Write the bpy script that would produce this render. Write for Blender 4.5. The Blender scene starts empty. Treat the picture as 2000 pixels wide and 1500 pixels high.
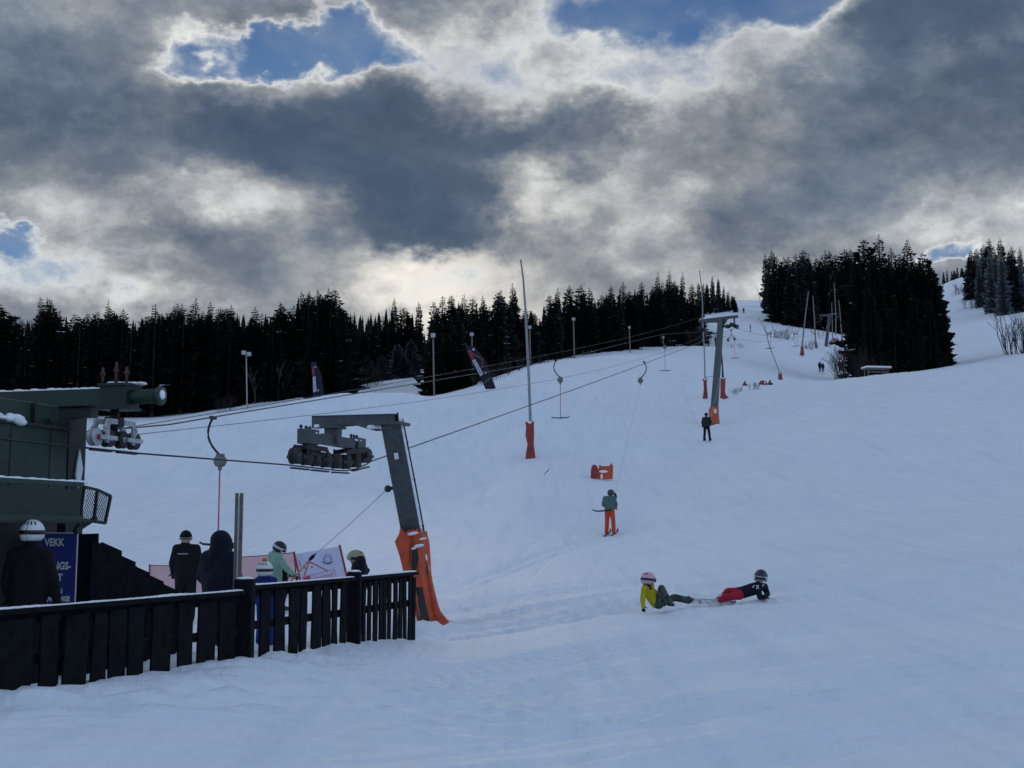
import bpy, bmesh, math, random
import numpy as np
from mathutils import Vector, Matrix
random.seed(7)
RNG = np.random.default_rng(11)
S = bpy.context.scene
COL = S.collection

# ------------------------------------------------------------------ camera
F = 2400.0                                   # focal length in pixels of a 2000x1500 picture
CAM = Vector((0, 0, 1.65))
PITCH = math.atan(280.0 / F)
CP, SP = math.cos(PITCH), math.sin(PITCH)
cam_d = bpy.data.cameras.new('camera'); cam = bpy.data.objects.new('camera', cam_d); COL.objects.link(cam)
cam.location = CAM; cam.rotation_euler = (math.pi / 2 + PITCH, 0, 0)
cam_d.sensor_width = 36; cam_d.lens = F / 2000 * 36; cam_d.clip_start = 0.1; cam_d.clip_end = 6000
S.camera = cam
S.view_settings.view_transform = 'Standard'; S.view_settings.look = 'None'
S.view_settings.exposure = -0.1; S.view_settings.gamma = 1.0
S.view_settings.use_curve_mapping = False

def ray(px, py):
    x = (px - 1000) / F; y = (750 - py) / F
    return Vector((x, CP - y * SP, SP + y * CP))
def at(px, py, Y):
    """world point at depth Y (metres in front of the camera) seen at this place of the photograph"""
    r = ray(px, py)
    return CAM + r * (Y / r.y)

# ------------------------------------------------------------------ sun and sky
SUN_AZ = math.atan2(*(ray(858, 590).xy)); SUN_EL = math.radians(10.0)
sun_dir = Vector((math.sin(SUN_AZ) * math.cos(SUN_EL), math.cos(SUN_AZ) * math.cos(SUN_EL), math.sin(SUN_EL)))
sd = bpy.data.lights.new('sun', 'SUN'); so = bpy.data.objects.new('sun', sd); COL.objects.link(so)
sd.energy = 0.5; sd.angle = math.radians(12); sd.color = (1, .93, .82)
so.rotation_euler = (-sun_dir).to_track_quat('-Z', 'Y').to_euler(); so.location = (0, 0, 60)

class NT:
    """tiny helper for building node trees"""
    def __init__(s, tree): s.t = tree; s.n = tree.nodes; s.l = tree.links
    def new(s, typ, **kw):
        n = s.n.new(typ)
        for k, v in kw.items(): setattr(n, k, v)
        return n
    def put(s, sock, v):
        if hasattr(v, 'is_output'): s.l.new(v, sock)
        elif v is not None: sock.default_value = v
    def m(s, op, a, b=None, c=None, clamp=False):
        n = s.new('ShaderNodeMath', operation=op, use_clamp=clamp)
        for i, v in enumerate((a, b, c)): s.put(n.inputs[i], v)
        return n.outputs[0]
    def v(s, op, a, b=None, c=None):
        n = s.new('ShaderNodeVectorMath', operation=op)
        for i, v in enumerate((a, b, c)):
            if v is not None: s.put(n.inputs[i], v)
        return n.outputs['Value'] if op in ('DOT_PRODUCT', 'LENGTH', 'DISTANCE') else n.outputs[0]
    def noise(s, vec, scale, detail=4, rough=.5, out='Fac', dist=0.0, lac=2.0):
        n = s.new('ShaderNodeTexNoise'); s.put(n.inputs['Vector'], vec)
        n.inputs['Scale'].default_value = scale; n.inputs['Detail'].default_value = detail
        n.inputs['Roughness'].default_value = rough; n.inputs['Distortion'].default_value = dist
        n.inputs['Lacunarity'].default_value = lac
        return n.outputs[out]
    def ramp(s, fac, stops, interp='LINEAR'):
        n = s.new('ShaderNodeValToRGB'); e = n.color_ramp.elements; n.color_ramp.interpolation = interp
        while len(e) < len(stops): e.new(.5)
        for k, (p, c) in zip(e, stops):
            k.position = p; k.color = (*c, 1) if len(c) == 3 else c
        s.put(n.inputs[0], fac); return n.outputs[0]
    def mix(s, fac, a, b, blend='MIX'):
        n = s.new('ShaderNodeMix', data_type='RGBA', blend_type=blend)
        s.put(n.inputs[0], fac)
        for i, v in ((6, a), (7, b)):
            if isinstance(v, tuple) and len(v) == 3: v = (*v, 1)
            s.put(n.inputs[i], v)
        return n.outputs[2]
    def mrange(s, v, a, b, c=0., d=1., smooth=True):
        n = s.new('ShaderNodeMapRange', interpolation_type='SMOOTHSTEP' if smooth else 'LINEAR')
        for i, x in enumerate((v, a, b, c, d)): s.put(n.inputs[i], x)
        return n.outputs[0]

W = bpy.data.worlds.new('World'); S.world = W; W.use_nodes = True
w = NT(W.node_tree); w.n.clear()
geo = w.new('ShaderNodeTexCoord'); D = geo.outputs['Generated']
sky = w.new('ShaderNodeTexSky', sky_type='NISHITA'); sky.sun_disc = False
sky.sun_elevation = SUN_EL; sky.sun_rotation = SUN_AZ; sky.altitude = 600; sky.dust_density = .4; sky.ozone_density = 2.0
sep = w.new('ShaderNodeSeparateXYZ'); w.put(sep.inputs[0], D)
az = w.m('ARCTAN2', sep.outputs[0], sep.outputs[1]); el = w.m('ARCSINE', sep.outputs[2])
comb = w.new('ShaderNodeCombineXYZ'); w.put(comb.inputs[0], az); w.put(comb.inputs[1], el)
flat = w.v('MULTIPLY', D, (1, 1, 1.5))
warp = w.v('SUBTRACT', w.noise(flat, 9, 4, .58, 'Color'), (.5, .5, .5))
warp2 = w.v('SUBTRACT', w.noise(flat, 24, 4, .68, 'Color'), (.5, .5, .5))
P = w.v('ADD', w.v('ADD', comb.outputs[0], w.v('MULTIPLY', warp, (.15, .10, 0))), w.v('MULTIPLY', warp2, (.052, .04, 0)))
# thickness of the cloud deck: broad banks, gaps and thin places of the broken winter cloud
BANKS = [  # photo x, y, half width, half height, thickness change
    (345, 122, 60, 20, -.42), (460, 100, 100, 28, -.5), (580, 98, 100, 30, -.52), (700, 78, 62, 50, -.6), (690, 15, 50, 30, -.4), (250, 230, 190, 110, .07), (1330, 8, 250, 55, -.75), (1560, 30, 70, 40, -.45), (1150, 60, 90, 30, -.25),
    (5, 470, 55, 22, -.48), (1838, 492, 40, 15, -.42), (1815, 110, 40, 30, -.13),
    (430, 6, 240, 30, .10), (900, 50, 100, 80, .08), (1000, 10, 60, 40, .1), (860, 90, 100, 70, -.17), (1010, 80, 70, 70, -.14), (1580, 80, 70, 40, -.12), (1780, 30, 190, 60, .3),
    (560, 255, 230, 80, .40), (760, 330, 170, 90, .30), (830, 420, 130, 60, .22), (690, 450, 120, 60, .14), (1070, 262, 140, 48, .30), (100, 180, 170, 130, .10),
    (900, 470, 200, 40, .2), (1880, 190, 230, 150, .12), (1650, 300, 220, 110, .1), (1500, 420, 130, 60, .08), (350, 480, 120, 40, .1),
    (420, 145, 110, 26, -.16), (560, 150, 90, 34, -.16), (710, 140, 60, 30, -.2), (900, 120, 110, 70, -.2), (1130, 150, 170, 60, -.20), (1440, 125, 200, 60, -.2),
    (300, 180, 60, 90, -.1), (500, 400, 170, 55, -.22), (90, 530, 170, 50, -.26), (1150, 390, 180, 80, -.19),
    (1000, 400, 90, 50, -.1), (1300, 480, 160, 60, -.12), (1400, 200, 120, 70, -.08), (860, 570, 160, 40, -.30), (1450, 560, 120, 40, -.2), (1900, 420, 160, 40, -.1), (200, 400, 90, 60, -.08)]
T = w.m('ADD', .5, w.m('MULTIPLY', w.m('SUBTRACT', w.noise(flat, 4.2, 4, .55), .5), .5))
T = w.m('ADD', T, w.m('MULTIPLY', w.m('SUBTRACT', w.noise(flat, 13, 5, .6), .5), .56))
T = w.m('ADD', T, w.m('MULTIPLY', w.m('SUBTRACT', w.noise(w.v('ADD', flat, w.v('MULTIPLY', warp2, (.05, .05, .05))), 46, 4, .62), .5), .22))
for bx_, by_, hw, hh, amp in BANKS:
    r = ray(bx_, by_).normalized()
    sx, sy = F / hw / 1.9, F / hh / 1.9
    d = w.v('MULTIPLY_ADD', P, (sx, sy, 0), (-math.atan2(r.x, r.y) * sx, -math.asin(r.z) * sy, 0))
    g = w.m('SUBTRACT', 1, w.v('DOT_PRODUCT', d, d), clamp=True)
    T = w.m('MULTIPLY_ADD', w.m('MULTIPLY', g, g), amp, T)
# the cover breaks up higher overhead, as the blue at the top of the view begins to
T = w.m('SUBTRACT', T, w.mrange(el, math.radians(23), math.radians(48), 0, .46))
sunang = w.m('ARCCOSINE', w.v('DOT_PRODUCT', w.v('NORMALIZE', D), tuple(sun_dir)))
glow = w.m('EXPONENT', w.m('MULTIPLY', w.m('POWER', w.m('DIVIDE', sunang, .066), 1.5), -1))
Tc = w.m('ADD', T, w.m('MULTIPLY', w.m('SUBTRACT', w.noise(flat, 8.5, 5, .62), .5), .42))
ccol = w.ramp(Tc, [(0, (.46, .50, .55)), (.24, (.80, .80, .775)), (.34, (.52, .53, .535)), (.46, (.30, .325, .355)), (.58, (.185, .218, .268)), (.74, (.102, .138, .200)), (.95, (.070, .106, .172))])
# neutral near the sun; brighter, bluer band added overhead to light the snow
sky_boost = w.ramp(w.m('DIVIDE', sunang, math.pi), [(0, (1.06, 1.04, 1.02)), (.12, (.97, 1.0, 1.03)), (.22, (.93, .98, 1.05)), (.46, (1.75, 2.2, 2.9)), (1, (.7, .85, 1.1))])
lit = w.mix(1., ccol, sky_boost, 'MULTIPLY')
lit = w.mix(1., lit, w.ramp(w.noise(w.v('ADD', flat, w.v('MULTIPLY', warp, (.06, .06, .06))), 10, 5, .6), [(.3, (.80, .81, .83)), (.5, (1, 1, 1)), (.7, (1.28, 1.26, 1.22))]), 'MULTIPLY')
lit = w.mix(w.m('MULTIPLY', glow, w.mrange(Tc, .75, .3)), lit, (1.02, .97, .87))
cover = w.mrange(T, -.10, .38)
blue = w.mix(1., sky.outputs[0], (.026, .045, .072), 'MULTIPLY')
blue = w.mix(w.mrange(w.noise(flat, 11, 4, .6), .4, .75, .03, .4), blue, (.36, .40, .46))
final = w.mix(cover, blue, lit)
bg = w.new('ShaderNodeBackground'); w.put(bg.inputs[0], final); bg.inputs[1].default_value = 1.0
out = w.new('ShaderNodeOutputWorld'); w.l.new(bg.outputs[0], out.inputs[0])

W.cycles.sampling_method = 'NONE'
S.cycles.max_bounces = 6; S.cycles.diffuse_bounces = 2; S.cycles.glossy_bounces = 2; S.cycles.transparent_max_bounces = 8
# ------------------------------------------------------------------ materials
MATS = {}
def mat(name, col, rough=.6, metal=0., bump=0., bscale=30., var=0., vscale=6., spec=None, dark=None, alpha=1., transl=0.):
    """painted / woven / metal surface with a little uneven colour and fine relief"""
    if name in MATS: return MATS[name]
    m = bpy.data.materials.new(name); m.use_nodes = True; MATS[name] = m
    k = NT(m.node_tree); b = k.n['Principled BSDF']
    b.inputs['Roughness'].default_value = rough; b.inputs['Metallic'].default_value = metal
    if spec is not None: b.inputs['Specular IOR Level'].default_value = spec
    tc = k.new('ShaderNodeTexCoord').outputs['Object']
    if var:
        n = k.noise(tc, vscale, 5, .6)
        d2 = dark or tuple(c * (1 - var) for c in col)
        l2 = tuple(min(1, c * (1 + var * .6)) for c in col)
        k.put(b.inputs['Base Color'], k.ramp(n, [(.3, d2), (.5, col), (.72, l2)]))
    else: b.inputs['Base Color'].default_value = (*col, 1)
    if bump:
        bn = k.new('ShaderNodeBump'); bn.inputs['Strength'].default_value = bump; bn.inputs['Distance'].default_value = .02
        k.put(bn.inputs['Height'], k.noise(tc, bscale, 4, .6)); k.put(b.inputs['Normal'], bn.outputs[0])
    if alpha < 1 or transl:
        o = k.n['Material Output']; sh = b.outputs[0]
        if transl:
            tr = k.new('ShaderNodeBsdfTranslucent'); tr.inputs[0].default_value = (*col, 1)
            mx = k.new('ShaderNodeMixShader'); mx.inputs[0].default_value = transl
            k.l.new(sh, mx.inputs[1]); k.l.new(tr.outputs[0], mx.inputs[2]); sh = mx.outputs[0]
        if alpha < 1:
            tp = k.new('ShaderNodeBsdfTransparent'); mx = k.new('ShaderNodeMixShader'); mx.inputs[0].default_value = alpha
            k.l.new(tp.outputs[0], mx.inputs[1]); k.l.new(sh, mx.inputs[2]); sh = mx.outputs[0]
        k.l.new(sh, o.inputs[0])
    return m

def snow_material():
    m = bpy.data.materials.new('snow'); m.use_nodes = True; k = NT(m.node_tree); b = k.n['Principled BSDF']
    pos = k.new('ShaderNodeNewGeometry').outputs['Position']
    b.inputs['Roughness'].default_value = .62; b.inputs['Specular IOR Level'].default_value = .25
    n1 = k.noise(pos, .35, 4, .6)
    # tracks and scraped ice, with track shading painted in, run across the slope: stretch the coordinates along the way people ski
    mp = k.new('ShaderNodeMapping'); mp.inputs['Rotation'].default_value = (0, 0, math.radians(-52)); mp.inputs['Scale'].default_value = (2.2, .12, 1)
    k.put(mp.inputs['Vector'], pos)
    n2 = k.noise(mp.outputs[0], 1.0, 5, .65)
    mp2 = k.new('ShaderNodeMapping'); mp2.inputs['Rotation'].default_value = (0, 0, math.radians(-20)); mp2.inputs['Scale'].default_value = (3.0, .16, 1)
    k.put(mp2.inputs['Vector'], pos)
    n3 = k.noise(mp2.outputs[0], 1.0, 4, .6)
    c = k.ramp(n1, [(.3, (.77, .83, .90)), (.7, (.82, .87, .935))])
    c = k.mix(k.mrange(n2, .47, .70, 0, .5), c, (.66, .735, .835))  # darker streaks: scraped ice, plus track shading put into the colour
    c = k.mix(k.mrange(n3, .5, .72, 0, .3), c, (.68, .75, .85))
    k.put(b.inputs['Base Color'], c)
    h = k.m('ADD', k.m('MULTIPLY', n2, .5), k.m('MULTIPLY', n3, .35))
    h = k.m('ADD', h, k.m('MULTIPLY', k.noise(pos, 7, 5, .7), .22))
    h = k.m('ADD', h, k.m('MULTIPLY', k.noise(pos, 60, 3, .6), .03))
    bn = k.new('ShaderNodeBump'); bn.inputs['Strength'].default_value = .8; bn.inputs['Distance'].default_value = .14
    k.put(bn.inputs['Height'], h); k.put(b.inputs['Normal'], bn.outputs[0])
    MATS['snow'] = m; return m
SNOW = snow_material()
PACK = mat('packed_snow', (.84, .88, .93), .6, bump=.4, bscale=18, var=.04)

# ------------------------------------------------------------------ object helpers
def tag(o, label=None, cat=None, group=None, kind=None):
    if label: o['label'] = label
    if cat: o['category'] = cat
    if group: o['group'] = group
    if kind: o['kind'] = kind
    return o
def empty(name, loc, label=None, cat=None, group=None):
    o = bpy.data.objects.new(name, None); COL.objects.link(o); o.location = loc; o.empty_display_size = .2
    return tag(o, label, cat, group)
def wloc(o):
    p = Vector((0, 0, 0))
    while o is not None:
        p += o.location; o = o.parent
    return p
def copy_tree(o, parent=None):
    c = o.copy(); COL.objects.link(c); c.parent = parent
    for ch in KIDS(o): copy_tree(ch, c)
    return c
def KIDS(o): return [x for x in bpy.data.objects if x.parent == o] if len(o.children) else []
def frame(d, up=(0, 0, 1)):
    d = Vector(d).normalized(); u = Vector(up)
    if abs(d.dot(u.normalized())) > .98: u = Vector((0, 1, 0)) if abs(d.y) < .9 else Vector((1, 0, 0))
    s = d.cross(u).normalized(); t = s.cross(d).normalized()
    return s, t, d

class MB:
    """collects shapes in world coordinates and links them as one mesh object"""
    def __init__(s): s.v = []; s.f = []; s.mi = []; s.sm = []
    def add(s, verts, faces, mi=0, smooth=False):
        b = len(s.v); s.v += [tuple(p) for p in verts]
        for f in faces: s.f.append(tuple(i + b for i in f)); s.mi.append(mi); s.sm.append(smooth)
        return s
    def box(s, c, size, ax=None, mi=0, taper=1.0, bev=0.0):
        """box centred at c; ax = three axes (x,y,z)"""
        X, Y, Z = [Vector(a) for a in (ax or ((1, 0, 0), (0, 1, 0), (0, 0, 1)))]
        c = Vector(c); hx, hy, hz = [a / 2 for a in size]
        if not bev:
            vs = []
            for sz, k in ((-1, 1.0), (1, taper)):
                for sx, sy in ((-1, -1), (1, -1), (1, 1), (-1, 1)):
                    vs.append(c + X * (sx * hx * k) + Y * (sy * hy * k) + Z * (sz * hz))
            return s.add(vs, [(3, 2, 1, 0), (4, 5, 6, 7), (0, 1, 5, 4), (1, 2, 6, 5), (2, 3, 7, 6), (3, 0, 4, 7)], mi)
        b = bev; vs = []; rings = []
        for z, i in ((-hz, b), (-hz + b, 0), (hz - b, 0), (hz, b)):
            k = 1 + (taper - 1) * (z + hz) / (2 * hz); ring = []
            for x, y in ((-hx + b, -hy + i), (hx - b, -hy + i), (hx - i, -hy + b), (hx - i, hy - b), (hx - b, hy - i), (-hx + b, hy - i), (-hx + i, hy - b), (-hx + i, -hy + b)):
                ring.append(len(vs)); vs.append(c + X * (x * k) + Y * (y * k) + Z * z)
            rings.append(ring)
        fs = [tuple(reversed(rings[0])), tuple(rings[-1])]
        for a, d in zip(rings, rings[1:]):
            for i in range(8): fs.append((a[i], a[(i + 1) % 8], d[(i + 1) % 8], d[i]))
        return s.add(vs, fs, mi)
    def bar(s, a, b, wx, wz, up=(0, 0, 1), mi=0, wx2=None, wz2=None):
        """rectangular bar from a to b, wx wide sideways and wz along up"""
        a, b = Vector(a), Vector(b); sd_, t, d = frame(b - a, up)
        vs = []
        for p, x, z in ((a, wx, wz), (b, wx2 or wx, wz2 or wz)):
            for i, j in ((-1, -1), (1, -1), (1, 1), (-1, 1)): vs.append(p + sd_ * (i * x / 2) + t * (j * z / 2))
        return s.add(vs, [(0, 1, 2, 3), (7, 6, 5, 4), (0, 4, 5, 1), (1, 5, 6, 2), (2, 6, 7, 3), (3, 7, 4, 0)], mi)
    def tube(s, pts, rad, n=8, mi=0, caps=True, up=(0, 0, 1)):
        pts = [Vector(p) for p in pts]
        if not hasattr(rad, '__len__'): rad = [rad] * len(pts)
        vs = []; fs = []
        for i, p in enumerate(pts):
            d = pts[min(i + 1, len(pts) - 1)] - pts[max(i - 1, 0)]
            a, b, _ = frame(d, up)
            for k in range(n):
                t = 2 * math.pi * k / n; vs.append(p + (a * math.cos(t) + b * math.sin(t)) * rad[i])
        for i in range(len(pts) - 1):
            for k in range(n): fs.append((i * n + k, i * n + (k + 1) % n, (i + 1) * n + (k + 1) % n, (i + 1) * n + k))
        if caps: fs += [tuple(range(n))[::-1], tuple((len(pts) - 1) * n + k for k in range(n))]
        return s.add(vs, fs, mi, n > 4)
    def cyl(s, a, b, r1, r2=None, n=16, mi=0): return s.tube([a, b], [r1, r1 if r2 is None else r2], n, mi)
    def lathe(s, c, axis, prof, n=20, mi=0, arc=None, up=(0, 0, 1)):
        """prof: list of (along, radius)"""
        c = Vector(c); a, b, d = frame(axis, up); vs = []; fs = []; m = len(prof)
        for h, r in prof:
            for k in range(n):
                t = 2 * math.pi * k / n; vs.append(c + d * h + (a * math.cos(t) + b * math.sin(t)) * r)
        for i in range(m - 1):
            for k in range(n): fs.append((i * n + k, i * n + (k + 1) % n, (i + 1) * n + (k + 1) % n, (i + 1) * n + k))
        if prof[0][1] > 1e-6: fs.append(tuple(range(n))[::-1])
        if prof[-1][1] > 1e-6: fs.append(tuple((m - 1) * n + k for k in range(n)))
        return s.add(vs, fs, mi, True)
    def ball(s, c, rad, n=14, m=10, ax=None, mi=0, lo=-90, hi=90):
        X, Y, Z = [Vector(a) for a in (ax or ((1, 0, 0), (0, 1, 0), (0, 0, 1)))]
        if not hasattr(rad, '__len__'): rad = (rad,) * 3
        c = Vector(c); vs = []; fs = []
        for i in range(m + 1):
            la = math.radians(lo + (hi - lo) * i / m)
            for k in range(n):
                t = 2 * math.pi * k / n
                vs.append(c + X * (rad[0] * math.cos(la) * math.cos(t)) + Y * (rad[1] * math.cos(la) * math.sin(t)) + Z * (rad[2] * math.sin(la)))
        for i in range(m):
            for k in range(n): fs.append((i * n + k, i * n + (k + 1) % n, (i + 1) * n + (k + 1) % n, (i + 1) * n + k))
        if lo > -90: fs.append(tuple(range(n))[::-1])
        if hi < 90: fs.append(tuple(m * n + k for k in range(n)))
        return s.add(vs, fs, mi, True)
    def prism(s, poly, off, mi=0):
        """closed polygon (world points) extruded by the vector off"""
        n = len(poly); off = Vector(off); p = [Vector(q) for q in poly]
        vs = p + [q + off for q in p]
        fs = [tuple(range(n))[::-1], tuple(range(n, 2 * n))]
        for i in range(n): fs.append((i, (i + 1) % n, n + (i + 1) % n, n + i))
        return s.add(vs, fs, mi)
    def mesh(s, name, origin=(0, 0, 0)):
        me = bpy.data.meshes.new(name); o = Vector(origin)
        me.from_pydata([(p[0] - o.x, p[1] - o.y, p[2] - o.z) for p in s.v], [], s.f)
        me.polygons.foreach_set('material_index', s.mi); me.polygons.foreach_set('use_smooth', s.sm)
        me.update(); return me
    def build(s, name, mats, parent=None, origin=None):
        """origin defaults to the parent's place (parents are never rotated while building)"""
        og = Vector(origin) if origin is not None else (wloc(parent) if parent else Vector((0, 0, 0)))
        me = s.mesh(name, og)
        for m in (mats if isinstance(mats, (list, tuple)) else [mats]): me.materials.append(m)
        o = bpy.data.objects.new(name, me); COL.objects.link(o)
        if parent: o.parent = parent
        elif origin is not None: o.location = og
        bm = bmesh.new(); bm.from_mesh(me); bmesh.ops.recalc_face_normals(bm, faces=bm.faces); bm.to_mesh(me); bm.free()
        return o
def bezier(a, b, c, d, n=10):
    a, b, c, d = map(Vector, (a, b, c, d)); o = []
    for i in range(n + 1):
        t = i / n; u = 1 - t; o.append(a * u ** 3 + b * 3 * u * u * t + c * 3 * u * t * t + d * t ** 3)
    return o
# ------------------------------------------------------------------ ground: one sheet of snow in polar rings round the viewer
def Z(r, z): return (r, None, z)
COLS = {   # photo column -> distance, height seen (or Z = height in metres)
    -700: [Z(2, 0), Z(8, .2), Z(30, .3), (60, 990), (120, 860), (200, 830), (300, 750), (600, 740)],
    -200: [Z(2, 0), Z(8, .2), Z(12, .2), Z(30, .3), (50, 1000), (80, 905), (120, 850), (190, 825), (300, 750), (600, 740)],
    0: [Z(2, 0), Z(7, .05), Z(10.2, .28), Z(11.5, .36), Z(12.4, .1), Z(13.6, 0), Z(22, 0), Z(30, .3), (45, 1020), (60, 970), (80, 915), (105, 870), (125, 848), (150, 843), (190, 826), (230, 800), (300, 750), (600, 740)],
    300: [Z(2, 0), Z(7, .05), Z(10.8, .26), Z(13.2, .33), Z(14.2, .1), Z(15.4, 0), Z(22, 0), Z(30, .35), (45, 1040), (60, 985), (80, 920), (105, 865), (125, 840), (150, 836), (190, 818), (230, 795), (300, 750), (600, 740)],
    480: [Z(2, 0), Z(7, .03), Z(12, .25), Z(14.2, .31), Z(15.2, .1), Z(16.4, 0), Z(22, 0), Z(30, .4), (45, 1030), (60, 970), (80, 900), (105, 845), (122, 806), (140, 803), (165, 800), (190, 790), (230, 778), (300, 740), (600, 730)],
    620: [Z(2, 0), Z(7, .02), Z(14, .2), Z(15.8, .25), Z(16.8, .08), Z(22, .0), Z(30, .4), (45, 1025), (60, 960), (80, 890), (105, 825), (122, 785), (140, 788), (165, 785), (190, 772), (230, 765), (300, 720), (600, 715)],
    760: [Z(2, 0), Z(7, .0), Z(15.5, .14), Z(17.4, .18), Z(18.6, .05), Z(23, -.05), Z(30, .35), (45, 1030), (60, 965), (80, 890), (105, 818), (125, 778), (150, 782), (180, 765), (230, 738), (280, 722), (350, 712), (600, 705)],
    900: [Z(2, 0), Z(7, 0), Z(18, .0), Z(23, -.05), Z(30, .45), (45, 1040), (60, 968), (80, 888), (105, 808), (130, 764), (160, 766), (200, 750), (300, 705), (600, 690)],
    1035: [Z(2, 0), Z(7, 0), Z(20, .12), Z(30, .5), (45, 1035), (58, 915), (80, 832), (105, 760), (130, 722), (150, 713), (180, 716), (220, 695), (300, 670), (600, 660)],
    1200: [Z(2, 0), Z(7, 0), Z(20, .3), Z(30, .65), (46.6, 1050), (57, 945), (76, 856), (95, 790), (115, 745), (140, 706), (160, 693), (190, 697), (250, 670), (350, 640), (600, 630)],
    1300: [Z(2, 0), Z(7, 0), Z(20, .33), Z(30, .7), (46, 1030), (60, 945), (76, 872), (95, 805), (115, 755), (140, 712), (165, 690), (195, 694), (250, 675), (350, 640), (600, 610)],
    1385: [Z(2, 0), Z(7, 0), Z(20, .35), Z(30, .75), (46, 1015), (60, 945), (76, 888), (92, 843), (115, 779), (135, 742), (160, 710), (190, 686), (220, 672), (245, 677), (290, 655), (350, 622), (450, 600), (560, 592), (700, 600)],
    1500: [Z(2, 0), Z(7, 0), Z(20, .4), Z(30, .9), (46, 1000), (60, 930), (80, 850), (100, 800), (120, 760), (132, 752), (150, 755), (180, 730), (215, 700), (250, 668), (285, 642), (310, 647), (350, 625), (450, 592), (520, 579), (700, 590)],
    1605: [Z(2, 0), Z(7, 0), Z(20, .45), Z(30, 1.0), (46, 995), (60, 925), (80, 845), (100, 792), (125, 752), (137, 745), (155, 752), (185, 750), (215, 740), (250, 706), (277, 690), (300, 655), (325, 640), (360, 645), (450, 620), (700, 620)],
    1740: [Z(2, 0), Z(7, 0), Z(20, .5), Z(30, 1.1), (46, 990), (60, 922), (80, 840), (100, 785), (122, 741), (137, 730), (160, 734), (190, 732), (220, 722), (300, 690), (400, 650), (700, 630)],
    1860: [Z(2, 0), Z(7, 0), Z(20, .55), Z(30, 1.2), (46, 988), (60, 920), (80, 835), (100, 778), (125, 732), (145, 720), (170, 722), (205, 716), (250, 678), (295, 640), (320, 632), (350, 640), (420, 600), (520, 556), (620, 541), (800, 560)],
    2000: [Z(2, 0), Z(7, 0), Z(20, .6), Z(30, 1.3), (46, 985), (60, 915), (80, 830), (100, 770), (125, 722), (150, 706), (170, 709), (205, 690), (250, 650), (300, 613), (340, 622), (400, 590), (620, 520), (800, 530)],
    2300: [Z(2, 0), Z(7, 0), Z(20, .7), Z(30, 1.5), (46, 980), (60, 905), (80, 820), (125, 715), (150, 700), (205, 680), (300, 610), (600, 510), (800, 520)],
    2700: [Z(2, 0), Z(7, 0), Z(20, .7), Z(30, 1.5), (46, 980), (60, 905), (80, 820), (125, 730), (150, 720), (300, 640), (600, 560), (800, 560)]}
def theta_of(px): r = ray(px, 900); return math.atan2(r.x, r.y)
_LR = np.linspace(math.log(2), math.log(1500), 700); _RG = np.exp(_LR)
_pxs = sorted(COLS); _colz = []
for c in _pxs:
    rr = []; zz = []
    for e in COLS[c]:
        rr.append(e[0])
        if e[1] is None: zz.append(e[2])
        else:
            d = ray(c, e[1]); zz.append(CAM.z + e[0] * d.z / math.hypot(d.x, d.y))
    rr.append(1500); zz.append(zz[-1] + (1500 - rr[-2]) * .03)
    z = np.interp(_RG, rr, zz)
    # soften the knees between control points
    k = np.exp(-.5 * (np.arange(-12, 13) / 3.2) ** 2); k /= k.sum()
    z = np.convolve(np.pad(z, 12, mode='edge'), k, 'valid'); _colz.append(z)
_colz = np.array(_colz)
_TH = np.linspace(theta_of(_pxs[0]), theta_of(_pxs[-1]), 900)
_thc = np.array([theta_of(c) for c in _pxs])
_ZT = np.empty((900, 700))
for j in range(700): _ZT[:, j] = np.interp(_TH, _thc, _colz[:, j])
k = np.exp(-.5 * (np.arange(-30, 31) / 11.) ** 2); k /= k.sum()
_pad = np.pad(_ZT, ((30, 30), (0, 0)), mode='edge')
_ZT = sum(k[i] * _pad[i:i + 900] for i in range(61))

def vnoise(x, y, seed=0):
    """smooth value noise in numpy"""
    x = np.asarray(x, float); y = np.asarray(y, float)
    xi = np.floor(x).astype(np.int64); yi = np.floor(y).astype(np.int64); fx = x - xi; fy = y - yi
    fx = fx * fx * (3 - 2 * fx); fy = fy * fy * (3 - 2 * fy)
    def h(a, b):
        n = (a * 374761393 + b * 668265263 + seed * 974711) & 0x7fffffff
        n = ((n ^ (n >> 13)) * 1274126177) & 0x7fffffff
        return ((n ^ (n >> 16)) & 0xffff) / 65535.
    return (h(xi, yi) * (1 - fx) + h(xi + 1, yi) * fx) * (1 - fy) + (h(xi, yi + 1) * (1 - fx) + h(xi + 1, yi + 1) * fx) * fy - .5
def fbm(x, y, o=4, seed=0):
    s = 0; a = 1.
    for i in range(o): s = s + a * vnoise(x * 2 ** i, y * 2 ** i, seed + i); a *= .5
    return s
def ground_base(x, y):
    x = np.asarray(x, float); y = np.asarray(y, float)
    r = np.maximum(np.hypot(x, y), 2.0); th = np.arctan2(x, y)
    tc = np.clip(th, _TH[0], _TH[-1])
    ti = np.clip((tc - _TH[0]) / (_TH[1] - _TH[0]), 0, 898.999); ri = np.clip((np.log(r) - _LR[0]) / (_LR[1] - _LR[0]), 0, 698.999)
    a = ti.astype(int); b = ri.astype(int); fa = ti - a; fb = ri - b
    z = (_ZT[a, b] * (1 - fb) + _ZT[a, b + 1] * fb) * (1 - fa) + (_ZT[a + 1, b] * (1 - fb) + _ZT[a + 1, b + 1] * fb) * fa
    # to the sides and behind the viewer the valley floor runs on, falling gently away
    out_ = np.clip((np.abs(th) - _TH[-1]) / 1.0, 0, 1); out_ = out_ * out_ * (3 - 2 * out_)
    return z * (1 - out_) + out_ * (-.02 * r + .0)
_tr = random.Random(31)
TRACKS = [(_tr.uniform(-4, 9), _tr.uniform(8, 27), _tr.uniform(48, 82), _tr.uniform(-.012, .012), _tr.uniform(.035, .075)) for _ in range(30)]
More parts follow.
